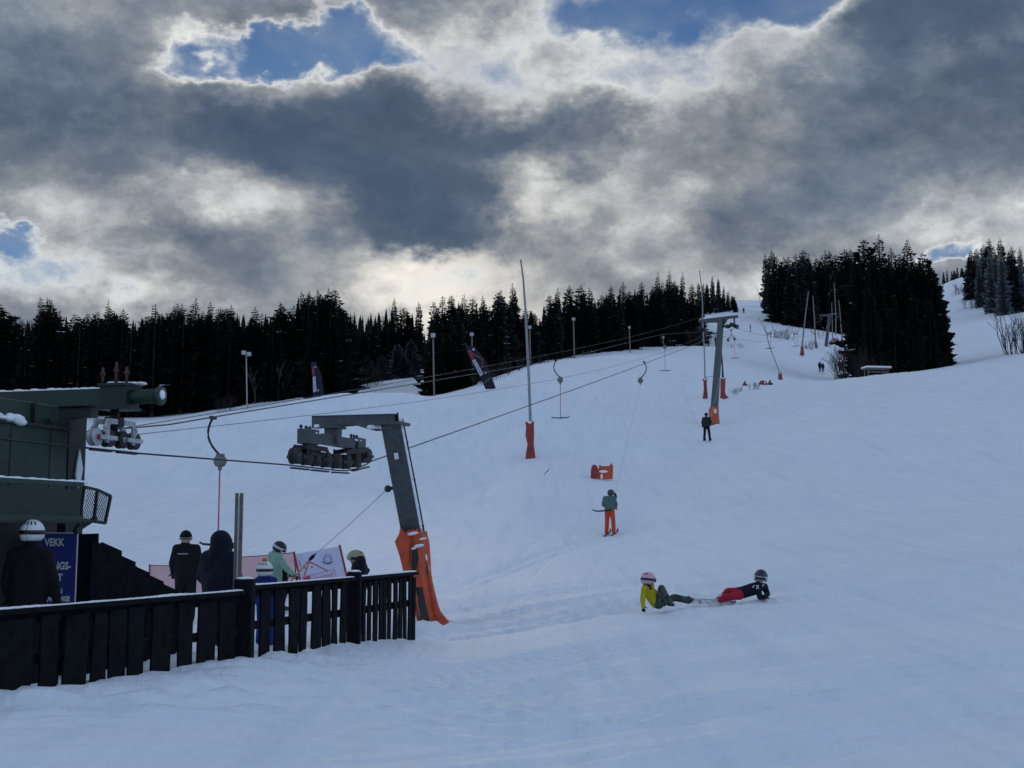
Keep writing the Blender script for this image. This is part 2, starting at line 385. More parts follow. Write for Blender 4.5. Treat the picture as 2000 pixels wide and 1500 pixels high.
def tracks(x, y):
    """grooves left by skis and boards, and churned snow, as relief in metres"""
    r = np.hypot(x, y); h = np.zeros_like(x)
    near = np.clip((60 - r) / 40, .0, 1); wide = np.clip((r - 25) / 25, 0, 1) * np.clip((190 - r) / 60, 0, 1)
    for i, (ang, sc, ln, amp) in enumerate(((58, 2.2, .035, .034), (66, 4.0, .05, .026), (50, 3.0, .05, .022), (74, 1.3, .04, .012))):
        a = math.radians(90 - ang); u = x * math.cos(a) + y * math.sin(a); v = -x * math.sin(a) + y * math.cos(a)
        v = v + .5 * fbm(u * .11, v * .11, 2, 40 + i)
        n = fbm(v * sc, u * ln, 3, 60 + i * 5)
        msk = np.clip(fbm(x * .13 + 7 * i, y * .13, 2, 90 + i) * 2.6 + .45, 0, 1)
        h -= amp * np.clip(1 - np.abs(n) * 7, 0, 1) * msk
        h += amp * .45 * n * msk
    for x0, y0, ang, cv, dep in TRACKS:          # single runs: a pair of grooves with a small shoulder of pushed snow
        a = math.radians(90 - ang); u = (x - x0) * math.cos(a) + (y - y0) * math.sin(a); v = -(x - x0) * math.sin(a) + (y - y0) * math.cos(a) - cv * u * u - .05 * np.sin(u * .7 + x0)
        w_ = .05 + .0045 * r; fade = np.clip(1.2 - np.abs(u) / 9, 0, 1)
        for o_ in (-.14 - .004 * r, .14 + .004 * r): h += fade * dep * (-np.exp(-((v - o_) / w_) ** 2) + .55 * np.exp(-((v - o_ - 1.6 * w_) / w_) ** 2))
    chop = np.clip(fbm(x * .22, y * .22, 3, 130) * 3.0 + .12, 0, 1)
    h += chop * .022 * fbm(x * 2.6, y * 2.6, 4, 150)
    h += .06 * fbm(x * .5, y * .5, 3, 170)
    clod = np.clip(vnoise(x * 5.5, y * 5.5, 210) - .33, 0, 1) * .35 * np.clip(vnoise(x * .35, y * .35, 215) * 3, 0, 1)
    g = np.zeros_like(x)
    for i, (ang, sc, ln, amp) in enumerate(((18, .9, .02, .10), (30, 1.3, .03, .08), (5, .7, .015, .10), (60, .55, .02, .07))):
        a = math.radians(90 - ang); u = x * math.cos(a) + y * math.sin(a); v = -x * math.sin(a) + y * math.cos(a)
        n = fbm((v + 1.5 * fbm(u * .04, v * .04, 2, 240 + i)) * sc, u * ln, 3, 260 + i * 5)
        msk = np.clip(fbm(x * .05 + 3 * i, y * .05, 2, 290 + i) * 3 + .3, 0, 1)
        g -= amp * np.clip(1 - np.abs(n) * 6, 0, 1) * msk - amp * .8 * n * msk
    return h * near * 1.15 + clod * near * .6 + g * wide * 1.0
def lift_line(y): return -8.76 + .2716 * y
def relief(x, y):
    r = np.hypot(x, y)
    h = tracks(x, y) * np.clip((r - 2) / 4, 0, 1)
    far = np.clip((r - 30) / 60, 0, 1)
    h += far * (.55 * fbm(x * .045, y * .045, 3, 300) + .10 * fbm(x * .35, y * .35, 3, 310))
    # the trodden lane under the lift: two shallow ruts
    d = x - lift_line(y); lane = np.clip((y - 24) / 8, 0, 1) * np.clip((130 - y) / 20, 0, 1)
    h -= lane * (.08 * np.exp(-((d - .22) / .16) ** 2) + .08 * np.exp(-((d + .22) / .16) ** 2) + .06 * np.exp(-(d / 1.3) ** 2))
    # loose churned snow thrown up along the end of the fence and round the foot of the first pylon
    t_ = np.clip(((x + 3.0) * 1.8 + (y - 14.5) * 6.0) / (1.8 ** 2 + 6.0 ** 2), 0, 1); ds = np.hypot(x + 3.0 - 1.8 * t_, y - 14.5 - 6.0 * t_)
    h += np.exp(-(ds / .55) ** 2) * (.05 + .16 * fbm(x * 3.1, y * 3.1, 4, 400))
    dk = np.hypot(x - 3.0, (y - 20.0) * .6); h += np.exp(-(dk / 2.0) ** 2) * .09 * fbm(x * 2.2, y * 2.2, 4, 420)
    return h
ROLLS = []      # long soft banks pushed up by the groomer: middle point, direction, half length, half width, height
for px_, Y_, dx_, dy_, L_, W_r, H_ in ((330, 78, 1, .9, 16, 5, 1.0), (520, 92, 1, 1.1, 18, 5, 1.3), (640, 70, 1, .5, 12, 4.5, .8), (800, 98, 1, .6, 14, 5, 1.0), (960, 76, 1, .75, 11, 4, 1.0), (1090, 68, .9, 1, 10, 3.5, .6), (1560, 92, .5, 1, 20, 5, .5), (1780, 88, .35, 1, 24, 5, .7), (1920, 70, .3, 1, 18, 4, .45)):
    u_ = (px_ - 1000) / F * Y_; n_ = math.hypot(dx_, dy_); ROLLS.append((u_, Y_, dx_ / n_, dy_ / n_, L_, W_r, H_))
_relief0 = relief
def relief(x, y):
    h = _relief0(x, y)
    for cx_, cy_, dx_, dy_, L_, W_r, H_ in ROLLS:
        a = (x - cx_) * dx_ + (y - cy_) * dy_; b = -(x - cx_) * dy_ + (y - cy_) * dx_; b = b + 1.5 * np.sin(a * .12)
        # steep on the lower side, drawn out above
        h = h + 1.45 * H_ * np.exp(-(a / L_) ** 2) * np.exp(-(b / np.where(b < 0, W_r * .55, W_r * 1.3)) ** 2)
    return h
def gz(x, y): return float(ground_base(x, y) + relief(np.array([float(x)]), np.array([float(y)]))[0])
def on_ground(px, Y):
    """ground point at this photo column and depth"""
    x = (px - 1000) / F * Y
    for _ in range(3):
        z = float(ground_base(x, Y)); dy = Y * CP + (z - CAM.z) * SP; x = (px - 1000) / F * dy
    return Vector((x, Y, gz(x, Y) if Y < 135 else float(ground_base(x, Y))))

def depth_at(px, py, Y0):
    """depth near Y0 at which the ground is seen at this height of the photograph"""
    best = (9e9, Y0)
    for k in np.linspace(.86, 1.16, 31):
        g = on_ground(px, Y0 * k); d = g - CAM; yc = 750 - F * (d.z * CP - d.y * SP) / (d.y * CP + d.z * SP)
        best = min(best, (abs(yc - py) + 25 * abs(k - 1), Y0 * k))
    return best[1]
def build_ground():
    fine = np.linspace(theta_of(-160), theta_of(2160), 880)
    left = np.linspace(-math.pi, fine[0], 70)[:-1]; right = np.linspace(fine[-1], math.pi, 70)[1:-1]
    th = np.concatenate([left, fine, right])
    r = [0.6]
    while r[-1] < 1500:
        q = r[-1]; r.append(q * (1.06 if q < 5 else 1.0075 if q < 70 else 1.011 if q < 420 else 1.05))
    r = np.array(r); n, m = len(th), len(r)
    X = np.outer(r, np.sin(th)); Y = np.outer(r, np.cos(th))
    Zz = ground_base(X, Y) + relief(X, Y)
    co = np.stack([X, Y, Zz], -1).reshape(-1, 3)
    i = np.arange(m - 1)[:, None]; j = np.arange(n)[None, :]; jn = (j + 1) % n
    q = np.stack([i * n + j, i * n + jn, (i + 1) * n + jn, (i + 1) * n + j], -1).reshape(-1, 4)[:, ::-1]
    c = len(co); co = np.vstack([co, [[0, 0, float(Zz[0].mean())]]])
    tri = np.stack([np.full(n, c), np.arange(n), (np.arange(n) + 1) % n], -1)[:, ::-1]
    me = bpy.data.meshes.new('snow_ground')
    me.vertices.add(len(co)); me.vertices.foreach_set('co', co.ravel())
    nl = q.size + tri.size; me.loops.add(nl); me.loops.foreach_set('vertex_index', np.concatenate([q.ravel(), tri.ravel()]).astype(np.int32))
    npoly = len(q) + len(tri); me.polygons.add(npoly)
    st = np.concatenate([np.arange(len(q)) * 4, q.size + np.arange(len(tri)) * 3]); me.polygons.foreach_set('loop_start', st.astype(np.int32))
    me.polygons.foreach_set('use_smooth', np.ones(npoly, bool))
    me.update(calc_edges=True); me.validate()
    me.materials.append(SNOW)
    o = bpy.data.objects.new('snow_ground', me); COL.objects.link(o)
    tag(o, kind='structure'); return o
build_ground()
# ------------------------------------------------------------------ trees
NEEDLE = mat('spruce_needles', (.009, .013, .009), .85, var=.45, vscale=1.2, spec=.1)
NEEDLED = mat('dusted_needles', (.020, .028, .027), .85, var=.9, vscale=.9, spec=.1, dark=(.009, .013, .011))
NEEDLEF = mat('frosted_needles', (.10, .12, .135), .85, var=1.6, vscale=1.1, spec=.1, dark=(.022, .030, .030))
BARK = mat('bark', (.075, .058, .045), .9, var=.4, vscale=8, bump=.5)
TWIG = mat('bare_twigs', (.036, .029, .026), .9, spec=.1)
BIRCH = mat('birch_bark', (.085, .08, .075), .8, var=.5, vscale=3, dark=(.03, .027, .026))
FROST = mat('branch_snow', (.80, .85, .92), .8)
RND = random.Random(5)

def spruce_meshes(h, R, seed, frost, nm_=None, exr=(.58, .95)):
    """needle fans, trunk and snow load of one spruce of height h and crown radius R"""
    rd = random.Random(seed); nv, nf, sv, sf = [], [], [], []; ex_ = rd.uniform(*exr); lop = rd.uniform(0, 6.28); lk = rd.uniform(.0, .3)
    tr = MB().tube([(0, 0, -.6), (0, 0, h * .35), (rd.uniform(-.05, .05), rd.uniform(-.05, .05), h * .75), (0, 0, h * .995)], [h * .013, h * .010, h * .005, .01], 6)
    z = h * rd.uniform(.02, .06); i = 0
    while z < h * .985:
        t = z / h
        L0 = R * (1 - t) ** ex_ * rd.uniform(.85, 1.15) * (1.0 if t > .12 else .75 + 2 * t) + .34 * min(1, (1 - t) * 12)
        n = rd.choice((6, 7, 8)) if t < .85 else 5
        a0 = rd.uniform(0, 6.28)
        for k in range(n):
            if rd.random() < .10: continue
            a = a0 + 6.283 * k / n + rd.uniform(-.25, .25); L = L0 * rd.uniform(.55, 1.2) * (1 + lk * math.cos(a - lop)) * (1.3 if rd.random() < .06 else 1)
            zz = z + rd.uniform(-.3, .3) * h * .02
            drop = rd.uniform(.18, .42) * (1 - t * .75) - .25 * max(0, t - .8)
            ca, sa = math.cos(a), math.sin(a); pts = []
            for q in (0, .38, .72, 1.0):
                rr = L * q; dz = -drop * L * (q - .42 * q * q * q)
                pts.append((ca * rr, sa * rr, zz + dz))
            w = max(.10, L * rd.uniform(.26, .38)); snow = rd.random() < frost
            for s_ in range(3):
                p, q_ = pts[s_], pts[s_ + 1]; ws = w * (1.0, .95, .6)[s_]
                for side in (-1, 1):
                    ox, oy = -sa * side * ws, ca * side * ws
                    m = .35 + rd.uniform(-.15, .2); hang = ws * rd.uniform(.15, .6)
                    tip = (p[0] + (q_[0] - p[0]) * (m + .45) + ox, p[1] + (q_[1] - p[1]) * (m + .45) + oy, p[2] + (q_[2] - p[2]) * (m + .3) - hang)
                    b = len(nv); nv += [p, q_, tip]; nf.append((b, b + 1, b + 2))
                    if snow and s_ > 0:
                        b = len(sv); up = .035 * max(.6, L)
                        sv += [(p[0], p[1], p[2] + up), (q_[0], q_[1], q_[2] + up), tuple(c + (p[j] - c) * .25 + (up if j == 2 else 0) for j, c in enumerate(tip))]; sf.append((b, b + 1, b + 2))
            # a hanging spray under the branch closes the crown seen from the side
            p, q_ = pts[0], pts[3]; mid = pts[2]; b = len(nv)
            nv += [pts[1], q_, (mid[0] * .95, mid[1] * .95, mid[2] - w * rd.uniform(.7, 1.5))]; nf.append((b, b + 1, b + 2))
        z += h * .0215 * rd.uniform(.75, 1.25) * (1.10 - .50 * t); i += 1
    # leader
    b = len(nv); nv += [(-.05, 0, h * .965), (.05, 0, h * .965), (0, 0, h * .998), (0, -.05, h * .965), (0, .05, h * .965)]; nf += [(b, b + 1, b + 2), (b + 3, b + 4, b + 2)]
    def me(name, v, f, m):
        k = bpy.data.meshes.new(name); k.from_pydata(v, [], f); k.materials.append(m); k.update(); return k
    return me('crown', nv, nf, nm_ or NEEDLE), tr.mesh('trunk'), (me('snow_load', sv, sf, FROST) if sv else None)
SPR = {}
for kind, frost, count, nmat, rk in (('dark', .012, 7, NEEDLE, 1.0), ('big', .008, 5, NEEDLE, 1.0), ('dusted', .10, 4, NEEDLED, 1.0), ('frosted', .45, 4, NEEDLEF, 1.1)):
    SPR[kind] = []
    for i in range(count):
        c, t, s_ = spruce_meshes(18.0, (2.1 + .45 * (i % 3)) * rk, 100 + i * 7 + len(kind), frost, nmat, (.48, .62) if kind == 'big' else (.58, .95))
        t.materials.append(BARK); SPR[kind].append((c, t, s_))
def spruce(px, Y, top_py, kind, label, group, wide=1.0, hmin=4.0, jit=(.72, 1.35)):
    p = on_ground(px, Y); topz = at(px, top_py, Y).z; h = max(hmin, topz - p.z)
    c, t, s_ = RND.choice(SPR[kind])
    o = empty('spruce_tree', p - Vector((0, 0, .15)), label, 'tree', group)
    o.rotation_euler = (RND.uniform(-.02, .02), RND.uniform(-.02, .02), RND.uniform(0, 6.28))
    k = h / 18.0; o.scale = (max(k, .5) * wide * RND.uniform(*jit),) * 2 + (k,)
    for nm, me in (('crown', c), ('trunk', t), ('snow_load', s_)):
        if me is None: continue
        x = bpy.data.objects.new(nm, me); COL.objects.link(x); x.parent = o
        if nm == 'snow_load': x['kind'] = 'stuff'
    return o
def interp(x, pts): return float(np.interp(x, [p[0] for p in pts], [p[1] for p in pts]))
SKY_A = [(-120, 595), (0, 600), (40, 612), (80, 585), (130, 608), (200, 590), (240, 610), (300, 602), (340, 598), (400, 590), (450, 600), (500, 606), (560, 590), (585, 568), (635, 566), (680, 588), (720, 600), (770, 588), (812, 596), (828, 640)]
SKY_B = [(838, 610), (850, 592), (880, 580), (905, 575), (925, 578), (960, 588), (998, 572), (1030, 590), (1060, 585), (1090, 572), (1140, 560), (1200, 556), (1240, 552), (1290, 540), (1320, 535), (1345, 545), (1366, 575)]
def stand(x0, x1, step, rows, sky, kinds, label, group, low=26, wide=1.0, skip=None):
    for ri, Yf in enumerate(rows):
        x = x0 + RND.uniform(0, step)
        while x < x1:
            Y = Yf(x) if callable(Yf) else Yf
            Y *= RND.uniform(.975, 1.025)
            dy = abs(RND.gauss(0, 1)) * low * .75 if RND.random() < .78 else -RND.uniform(0, 16)
            if not (skip and skip(x, ri)):
                spruce(x, Y, interp(x, sky) + dy, RND.choice(kinds), label[min(ri, len(label) - 1)], group[min(ri, len(group) - 1)], wide)
            x += step * RND.uniform(.65, 1.35)
LA = ['dark spruce at the edge of the wood beyond the light mast', 'dark spruce in the wood beyond the light mast, behind the edge trees']
GA = ['spruces along the edge of the wood beyond the light mast', 'spruces inside the wood beyond the light mast']
notch = lambda x, ri: 672 < x < 832 and ri < 2
stand(-40, 826, 20, [lambda x: 192 if x < 600 else 178, lambda x: 204, lambda x: 222 if x < 660 else 262], SKY_A, ['dark'] * 6 + ['dusted'], LA, GA, 30, 1.4, notch)
for x, y, t in ((80, 208, 577), (90, 206, 585), (203, 208, 580), (408, 206, 583), (585, 205, 562), (603, 204, 563), (635, 206, 557), (621, 207, 570), (768, 262, 578), (815, 262, 586), (450, 210, 590), (340, 210, 588)):
    spruce(x, y, t, 'dark', 'tall dark spruce standing above its neighbours in the wood beyond the light mast', 'tall spruces of the wood beyond the light mast')
for x, y, t in ((775, 232, 668), (800, 236, 660), (745, 228, 690), (715, 226, 695), (690, 222, 702), (788, 230, 690)):
    spruce(x, y, t, 'frosted', 'small snow covered spruce where the snow path enters the wood', 'small snowy spruces beside the path into the wood', 1.9, 3)
LB = ['dark spruce at the edge of the wood behind the leaning feather flag', 'dark spruce in the wood behind the leaning feather flag']
GB = ['edge spruces of the wood behind the leaning feather flag', 'spruces inside the wood behind the leaning feather flag']
YB = lambda x: interp(x, [(830, 158), (1000, 185), (1200, 215), (1370, 250)])
stand(842, 1368, 17, [lambda x: YB(x) * 1.0, lambda x: YB(x) * 1.1], SKY_B, ['dark'] * 4 + ['dusted'] * 2, LB, GB, 30, 1.3)
for x, y, t in ((998, 190, 549), (977, 188, 562), (940, 182, 572), (904, 180, 570), (880, 178, 575), (1090, 205, 558), (1310, 245, 525), (1285, 240, 528), (1336, 250, 527)):
    spruce(x, y, t, 'dark', 'tall slim spruce rising out of the wood behind the leaning feather flag', 'tall spruces of the wood behind the leaning feather flag', .85)
for x, y, t in ((846, 150, 640), (868, 152, 655), (892, 153, 640), (858, 149, 700)):
    spruce(x, y, t, 'dark', 'bushy dark spruce at the corner of the wood beside the snow path', 'corner spruces beside the snow path', 1.5)
stand(1364, 1440, 10, [395, 415], [(1365, 545), (1380, 540), (1400, 545), (1420, 560), (1437, 578)], ['dark', 'dusted'], ['spruce on the upper left edge of the high piste'], ['spruces on the upper left edge of the high piste'], 16, .8)
SKY_C = [(1488, 510), (1500, 500), (1530, 497), (1570, 494), (1600, 500), (1640, 497), (1668, 492), (1690, 505)]
YC = lambda x: interp(x, [(1488, 420), (1515, 350), (1540, 332), (1700, 335)])
stand(1491, 1668, 14, [lambda x: YC(x), lambda x: YC(x) * 1.07], SKY_C, ['dark', 'dusted', 'dusted'], ['lightly snowed spruce at the foot of the small wood behind the third lift pylon', 'spruce inside the small wood behind the third lift pylon'], ['front spruces of the wood behind the third pylon', 'inner spruces of the wood behind the third pylon'], 22, 1.1)
for x, y, t in ((1698, 188, 462), (1724, 190, 455), (1752, 192, 478), (1781, 188, 462), (1815, 190, 488), (1836, 192, 540), (1738, 184, 492), (1765, 184, 490), (1800, 184, 505), (1712, 183, 500), (1690, 186, 500), (1825, 183, 520), (1842, 187, 600), (1790, 195, 500), (1680, 190, 590), (1846, 184, 660), (1720, 200, 500), (1745, 200, 500), (1768, 200, 505), (1800, 200, 515), (1690, 192, 525), (1711, 190, 505), (1738, 192, 512), (1766, 190, 512), (1796, 191, 515), (1826, 190, 540), (1705, 178, 560), (1750, 178, 575), (1785, 178, 570), (1818, 179, 580)):
    spruce(x, y, t, 'big', 'big black spruce in the dense clump behind the snow roofed shelter', 'big spruces of the clump behind the shelter', 1.0, 4.0, (.85, 1.05))
SKY_E = [(1880, 520), (1900, 482), (1940, 474), (1970, 480), (1995, 472), (2100, 460)]
YE = lambda x: interp(x, [(1880, 430), (1910, 390), (1940, 350), (1965, 338), (2100, 335)])
stand(1888, 2010, 12, [lambda x: YE(x), lambda x: YE(x) * 1.07], SKY_E, ['frosted', 'frosted', 'dusted'], ['frosted spruce on the hillside beyond the big spruce clump', 'frosted spruce higher up behind the edge trees on the far hillside'], ['frosted spruces at the edge of the far hillside', 'frosted spruces higher up the far hillside'], 26, .95)
stand(1838, 1886, 7, [640], [(1838, 520), (1886, 514)], ['dark'], ['tiny spruce on the far ridge beyond the open snow field'], ['tiny spruces on the far ridge'], 14, .8, )

# the depth of the two woods behind the trees one can tell apart: one mass
def far_wood(name, label, spots):
    v, f = [], []
    for (px, Y, top) in spots:
        p = on_ground(px, Y); h = max(4, at(px, top, Y).z - p.z); R = h * .15; n = 7
        lv = 9
        for L in range(lv):
            z0 = p.z + h * (L / lv) * .96 - .3; z1 = z0 + h * 1.9 / lv; r0 = R * (1 - L / lv) ** .9 + .1; b = len(v)
            v.append((p.x, p.y, min(z1, p.z + h)))
            for k in range(n):
                a = 6.283 * k / n + L * .7 + px; q = r0 * RND.uniform(.6, 1.2)
                v.append((p.x + math.cos(a) * q, p.y + math.sin(a) * q, z0 + RND.uniform(-.2, .25)))
            f += [(b, b + 1 + k, b + 1 + (k + 1) % n) for k in range(n)]
    me = bpy.data.meshes.new(name); me.from_pydata(v, [], f); me.materials.append(NEEDLE); me.update()
    o = bpy.data.objects.new(name, me); COL.objects.link(o); return tag(o, label, 'forest', None, 'stuff')
sp = []
for x in range(-110, 828, 9):
    for Y in (270, 300, 330, 370): sp.append((x + RND.uniform(-5, 5), Y, interp(x, SKY_A) + RND.uniform(8, 70)))
far_wood('forest', 'deep dark spruce forest behind the edge trees of the left wood', sp)
sp = []
for x in range(844, 1366, 9):
    for k in (1.2, 1.3, 1.45): sp.append((x + RND.uniform(-5, 5), YB(x) * k, interp(x, SKY_B) + RND.uniform(10, 60)))
far_wood('forest', 'deep dark spruce forest behind the wood with the feather flag', sp)

# bare bushes and birches
def bare_mesh(h, spread, n, seed, birch=False):
    rd = random.Random(seed); m = MB()
    def twig(p, d, L, r, lev):
        pts = [Vector(p)]; q = Vector(p); d = Vector(d).normalized()
        for i in range(3):
            d = (d + Vector((rd.uniform(-.18, .18), rd.uniform(-.18, .18), rd.uniform(0, .16)))).normalized(); q = q + d * (L / 3); pts.append(q.copy())
        m.tube(pts, [r, r * .75, r * .5, r * .2], 3, caps=False)
        if lev:
            for i in range(rd.choice((3, 4, 5))):
                t = rd.uniform(.3, .95) * 3; a = min(2, int(t)); b = pts[a].lerp(pts[a + 1], t - a)
                twig(b, d + Vector((rd.uniform(-.8, .8), rd.uniform(-.8, .8), rd.uniform(0, .4))), L * rd.uniform(.3, .5), r * .5, lev - 1)
    for i in range(n):
        a = rd.uniform(0, 6.28); q = spread * math.sqrt(rd.random())
        twig((math.cos(a) * q, math.sin(a) * q, -.2), (math.cos(a) * .35 * rd.random(), math.sin(a) * .35 * rd.random(), 1), h * rd.uniform(.55, 1), (.03 if not birch else .07), 2)
    me = m.mesh('branches'); me.materials.append(BIRCH if birch else TWIG); return me
BUSH = [bare_mesh(3.0, 1.0, 12, 3), bare_mesh(3.0, 1.3, 14, 4), bare_mesh(3.0, .7, 9, 5)]
BIRCHES = [bare_mesh(8.0, .3, 2, 8, True), bare_mesh(8.0, .2, 1, 9, True), bare_mesh(8.0, .5, 3, 12, True)]
def bush(px, Y, h, label, group, birch=False, wide=1.):
    p = on_ground(px, Y); o = bpy.data.objects.new('birch_tree' if birch else 'bare_bush', RND.choice(BIRCHES if birch else BUSH)); COL.objects.link(o)
    o.location = p; k = h / (8. if birch else 3.); o.scale = (k * wide, k * wide, k); o.rotation_euler = (0, 0, RND.uniform(0, 6.28))
    return tag(o, label, 'tree' if birch else 'bush', group)
for x, y, h in ((430, 172, 2.2), (442, 175, 2.6), (455, 176, 1.8), (690, 205, 3.5), (705, 208, 4), (722, 212, 4.2), (738, 214, 3.6), (660, 182, 2.5), (675, 190, 3.2)):
    bush(x, y, h, 'bare brown thicket at the snowy foot of the wood beyond the light mast', 'bare thickets at the foot of the left wood')
for x, y, h in ((935, 138, 1.6), (955, 140, 2), (975, 142, 2), (1000, 144, 2.2), (1020, 147, 1.9), (1045, 150, 1.6), (1062, 152, 1.3)):
    bush(x, y, h, 'low bare scrub on the snow just behind the leaning feather flag', 'low scrub behind the leaning feather flag', wide=1.3)
for x, y, h in ((1345, 232, 3), (1358, 232, 4), (1370, 236, 4.2), (1376, 240, 3.4), (1392, 250, 2.4)):
    bush(x, y, h, 'bare bush at the right end of the wood, seen past the second pylon', 'bare bushes past the second pylon')
for x, y, h in ((1510, 268, 1.7), (1520, 268, 2.2), (1530, 270, 2.8), (1540, 272, 2.6), (1428, 225, 1), (1446, 228, 1.1)):
    bush(x, y, h, 'bare bush on the snow between the second and third pylon', 'bare bushes between the second and third pylon', wide=1.4)
for x, y, h in ((1578, 262, 2), (1590, 266, 2.4), (1604, 290, 2.5), (1640, 284, 2)):
    bush(x, y, h, 'thin bare bush among the bent poles near the third pylon', 'bare bushes near the third pylon')
for x, y, h in ((1652, 174, 4.5), (1662, 174, 5), (1645, 176, 3), (1672, 176, 5.5), (1657, 180, 6), (1683, 174, 4), (1725, 176, 3), (1785, 178, 3), (1832, 181, 3.5)):
    bush(x, y, h, 'bare leafless thicket crowding the foot of the big spruce clump', 'bare thickets round the big spruce clump', wide=1.2)
for x, y, h in ((1985, 190, 5.5), (1994, 189, 6.5), (2003, 190, 8), (2015, 188, 7)):
    bush(x, y, h, 'bare bush at the edge of the open snow field right of the spruce clump', 'bare bushes at the edge of the open snow field')
for x, y, h in ((1868, 440, 3), (1878, 445, 4), (1888, 430, 4), (1893, 380, 3.5), (1906, 372, 3)):
    bush(x, y, h, 'grey bush high on the far hillside under the frosted spruces', 'grey bushes high on the far hillside', wide=1.5)
for x, y, h in ((1470, 122, .8), (1432, 118, .7), (1442, 120, .6), (1480, 124, .9), (1438, 117, .6)):
    bush(x, y, h, 'few dry stalks sticking out of the snow beside the red tarps', 'dry stalks beside the red tarps', wide=1.5)
for x, y, h in ((545, 188, 8), (560, 189, 9), (635, 188, 10), (500, 188, 8), (350, 192, 9), (95, 194, 9), (655, 192, 8)):
    bush(x, y, h, 'pale bare birch against the dark edge of the left wood', 'pale birches along the left wood', True)
# ------------------------------------------------------------------ the drag lift
GREEN = mat('green_paint', (.007, .031, .021), .5, var=.35, vscale=4, bump=.15, bscale=40)
DKGREEN = mat('dark_green_paint', (.005, .014, .011), .55, var=.4, vscale=5)
STEEL = mat('galvanised_steel', (.085, .095, .097), .55, .45, var=.3, vscale=14, bump=.1)
DARK = mat('dark_iron', (.022, .024, .026), .55, .5, var=.4, vscale=10)
BLACK = mat('black_rubber', (.012, .012, .014), .6)
CAST = mat('pale_cast_metal', (.42, .43, .45), .5, .2, var=.25, vscale=12)
REDP = mat('red_paint', (.34, .03, .04), .5, var=.2)
RUST = mat('rusty_iron', (.10, .05, .035), .8, .2, var=.5, vscale=20)
ROPE = mat('wire_rope', (.03, .032, .036), .5, .6)
CORD = mat('grey_cord', (.55, .57, .6), .8)
ORANGE = mat('orange_tarpaulin', (.55, .075, .02), .55, var=.35, vscale=5, bump=.5, bscale=7)
REDTARP = mat('red_tarpaulin', (.30, .035, .026), .6, var=.4, vscale=3, bump=.4, bscale=6)
DULLOR = mat('orange_foam_cover', (.50, .10, .030), .6, var=.25, vscale=2, bump=.2, bscale=5)
WOODG = mat('weathered_wood', (.17, .15, .135), .85, var=.4, vscale=9, bump=.4)
WHITE = mat('white_print', (.78, .78, .80), .6)
E = Vector((.2716, 1, 0)).normalized(); N = Vector((1, -.2716, 0)).normalized(); UP = Vector((0, 0, 1))
O = Vector((-4.795, 14.6, 0))                      # under the uphill rope at the station
def onplane(px, py, p0, n):
    r = ray(px, py); t = (Vector(p0) - CAM).dot(n) / r.dot(n); return CAM + r * t
def sp_(px, py, b): return onplane(px, py, O + N * b, N)           # on the vertical plane parallel to the rope, b metres to its right
def wheel(m_tyre, m_disc, c, r, axis, w_, hub=.03):
    c = Vector(c); ax = Vector(axis).normalized()
    for s_ in (-1, 1):
        m_tyre.lathe(c + ax * (s_ * w_ * .5), ax * s_, [(-.45 * w_, r * .80), (-.45 * w_, r * .96), (0, r), (.012, r * .97), (.014, r * .80)], 22)
        m_disc.lathe(c + ax * (s_ * w_ * .5), ax * s_, [(-.2 * w_, 0.001), (.004, r * .81), (.010, r * .72), (.0, r * .35), (.03, r * .30), (.03, 0.001)], 20)
    m_disc.cyl(c - ax * (w_ * .5 + hub), c + ax * (w_ * .5 + hub), r * .14, n=8)

# --- drive station
st = empty('lift_station', O + N * -1.2 + Vector((0, 0, -.05)), 'dark green lift drive station with cabinet, work platform and guide wheels', 'lift station')
A0 = sp_(-260, 815, -.35); A1 = sp_(134, 835, -.35)
def fac(px, py, b=-.35): return sp_(px, py, b)
def slab(m, quad, depth): m.prism(quad, N * -depth)
ztop = fac(0, 800).z; zmid = fac(0, 822).z; zbot = 1.75
a_l = (A0 - O).dot(E); a_r = (A1 - O).dot(E)
def P3(a, b, z): return O + E * a + N * b + UP * z
m = MB(); am = (a_l + a_r) / 2; al = a_r - a_l
m.box(P3(am, -1.15, (zmid + zbot) / 2), (al, 1.6, zmid - zbot), (E, N, UP), bev=.015); m.build('cabinet', GREEN, st)
m = MB(); m.box(P3(am - .05, -1.2, (zmid + ztop + .14) / 2 + .008), (al - .1, 1.55, ztop + .14 - zmid), (E, N, UP), bev=.012); m.build('upper_cabinet', GREEN, st)
m = MB(); m.box(P3(am, -.33, zmid), (al + .02, .05, .035), (E, N, UP)); m.build('rubber_seal', BLACK, st)
for px in (68,):
    m = MB(); p = fac(px, 805, -.40); m.box((p.x, p.y, (zmid + ztop + .14) / 2 + .02), (.05, .04, ztop + .10 - zmid), (E, N, UP)); m.build('door_gap', BLACK, st)
p = fac(105, 823, -.40); m = MB(); m.bar(p + N * .035 - E * .14, p + N * .035 + E * .14, .02, .03); m.build('door_handle', DARK, st)
for px in (20, 98):
    q = fac(px, 880, -.35); m = MB(); m.box(q.lerp(q, 0) + UP * ((zmid + zbot) / 2 - q.z), (.012, .012, zmid - zbot - .06), (E, N, UP)); sm = m.build('panel_seam', DKGREEN, st)
    for k in range(6):
        m = MB(); m.lathe(Vector((q.x, q.y, zbot + .15 + k * (zmid - zbot - .3) / 5)) - E * .03, N, [(-.002, .011), (.006, .008), (.008, .001)], 6); m.build('rivet', DKGREEN, sm)
pc = fac(150, 870, -.55); ac = (pc - O).dot(E)
m = MB(); m.box(P3(ac, -.72, 1.60), (.34, .36, 3.3), (E, N, UP)); m.build('column', DKGREEN, st)
p = fac(150, 918, -.53); m = MB()
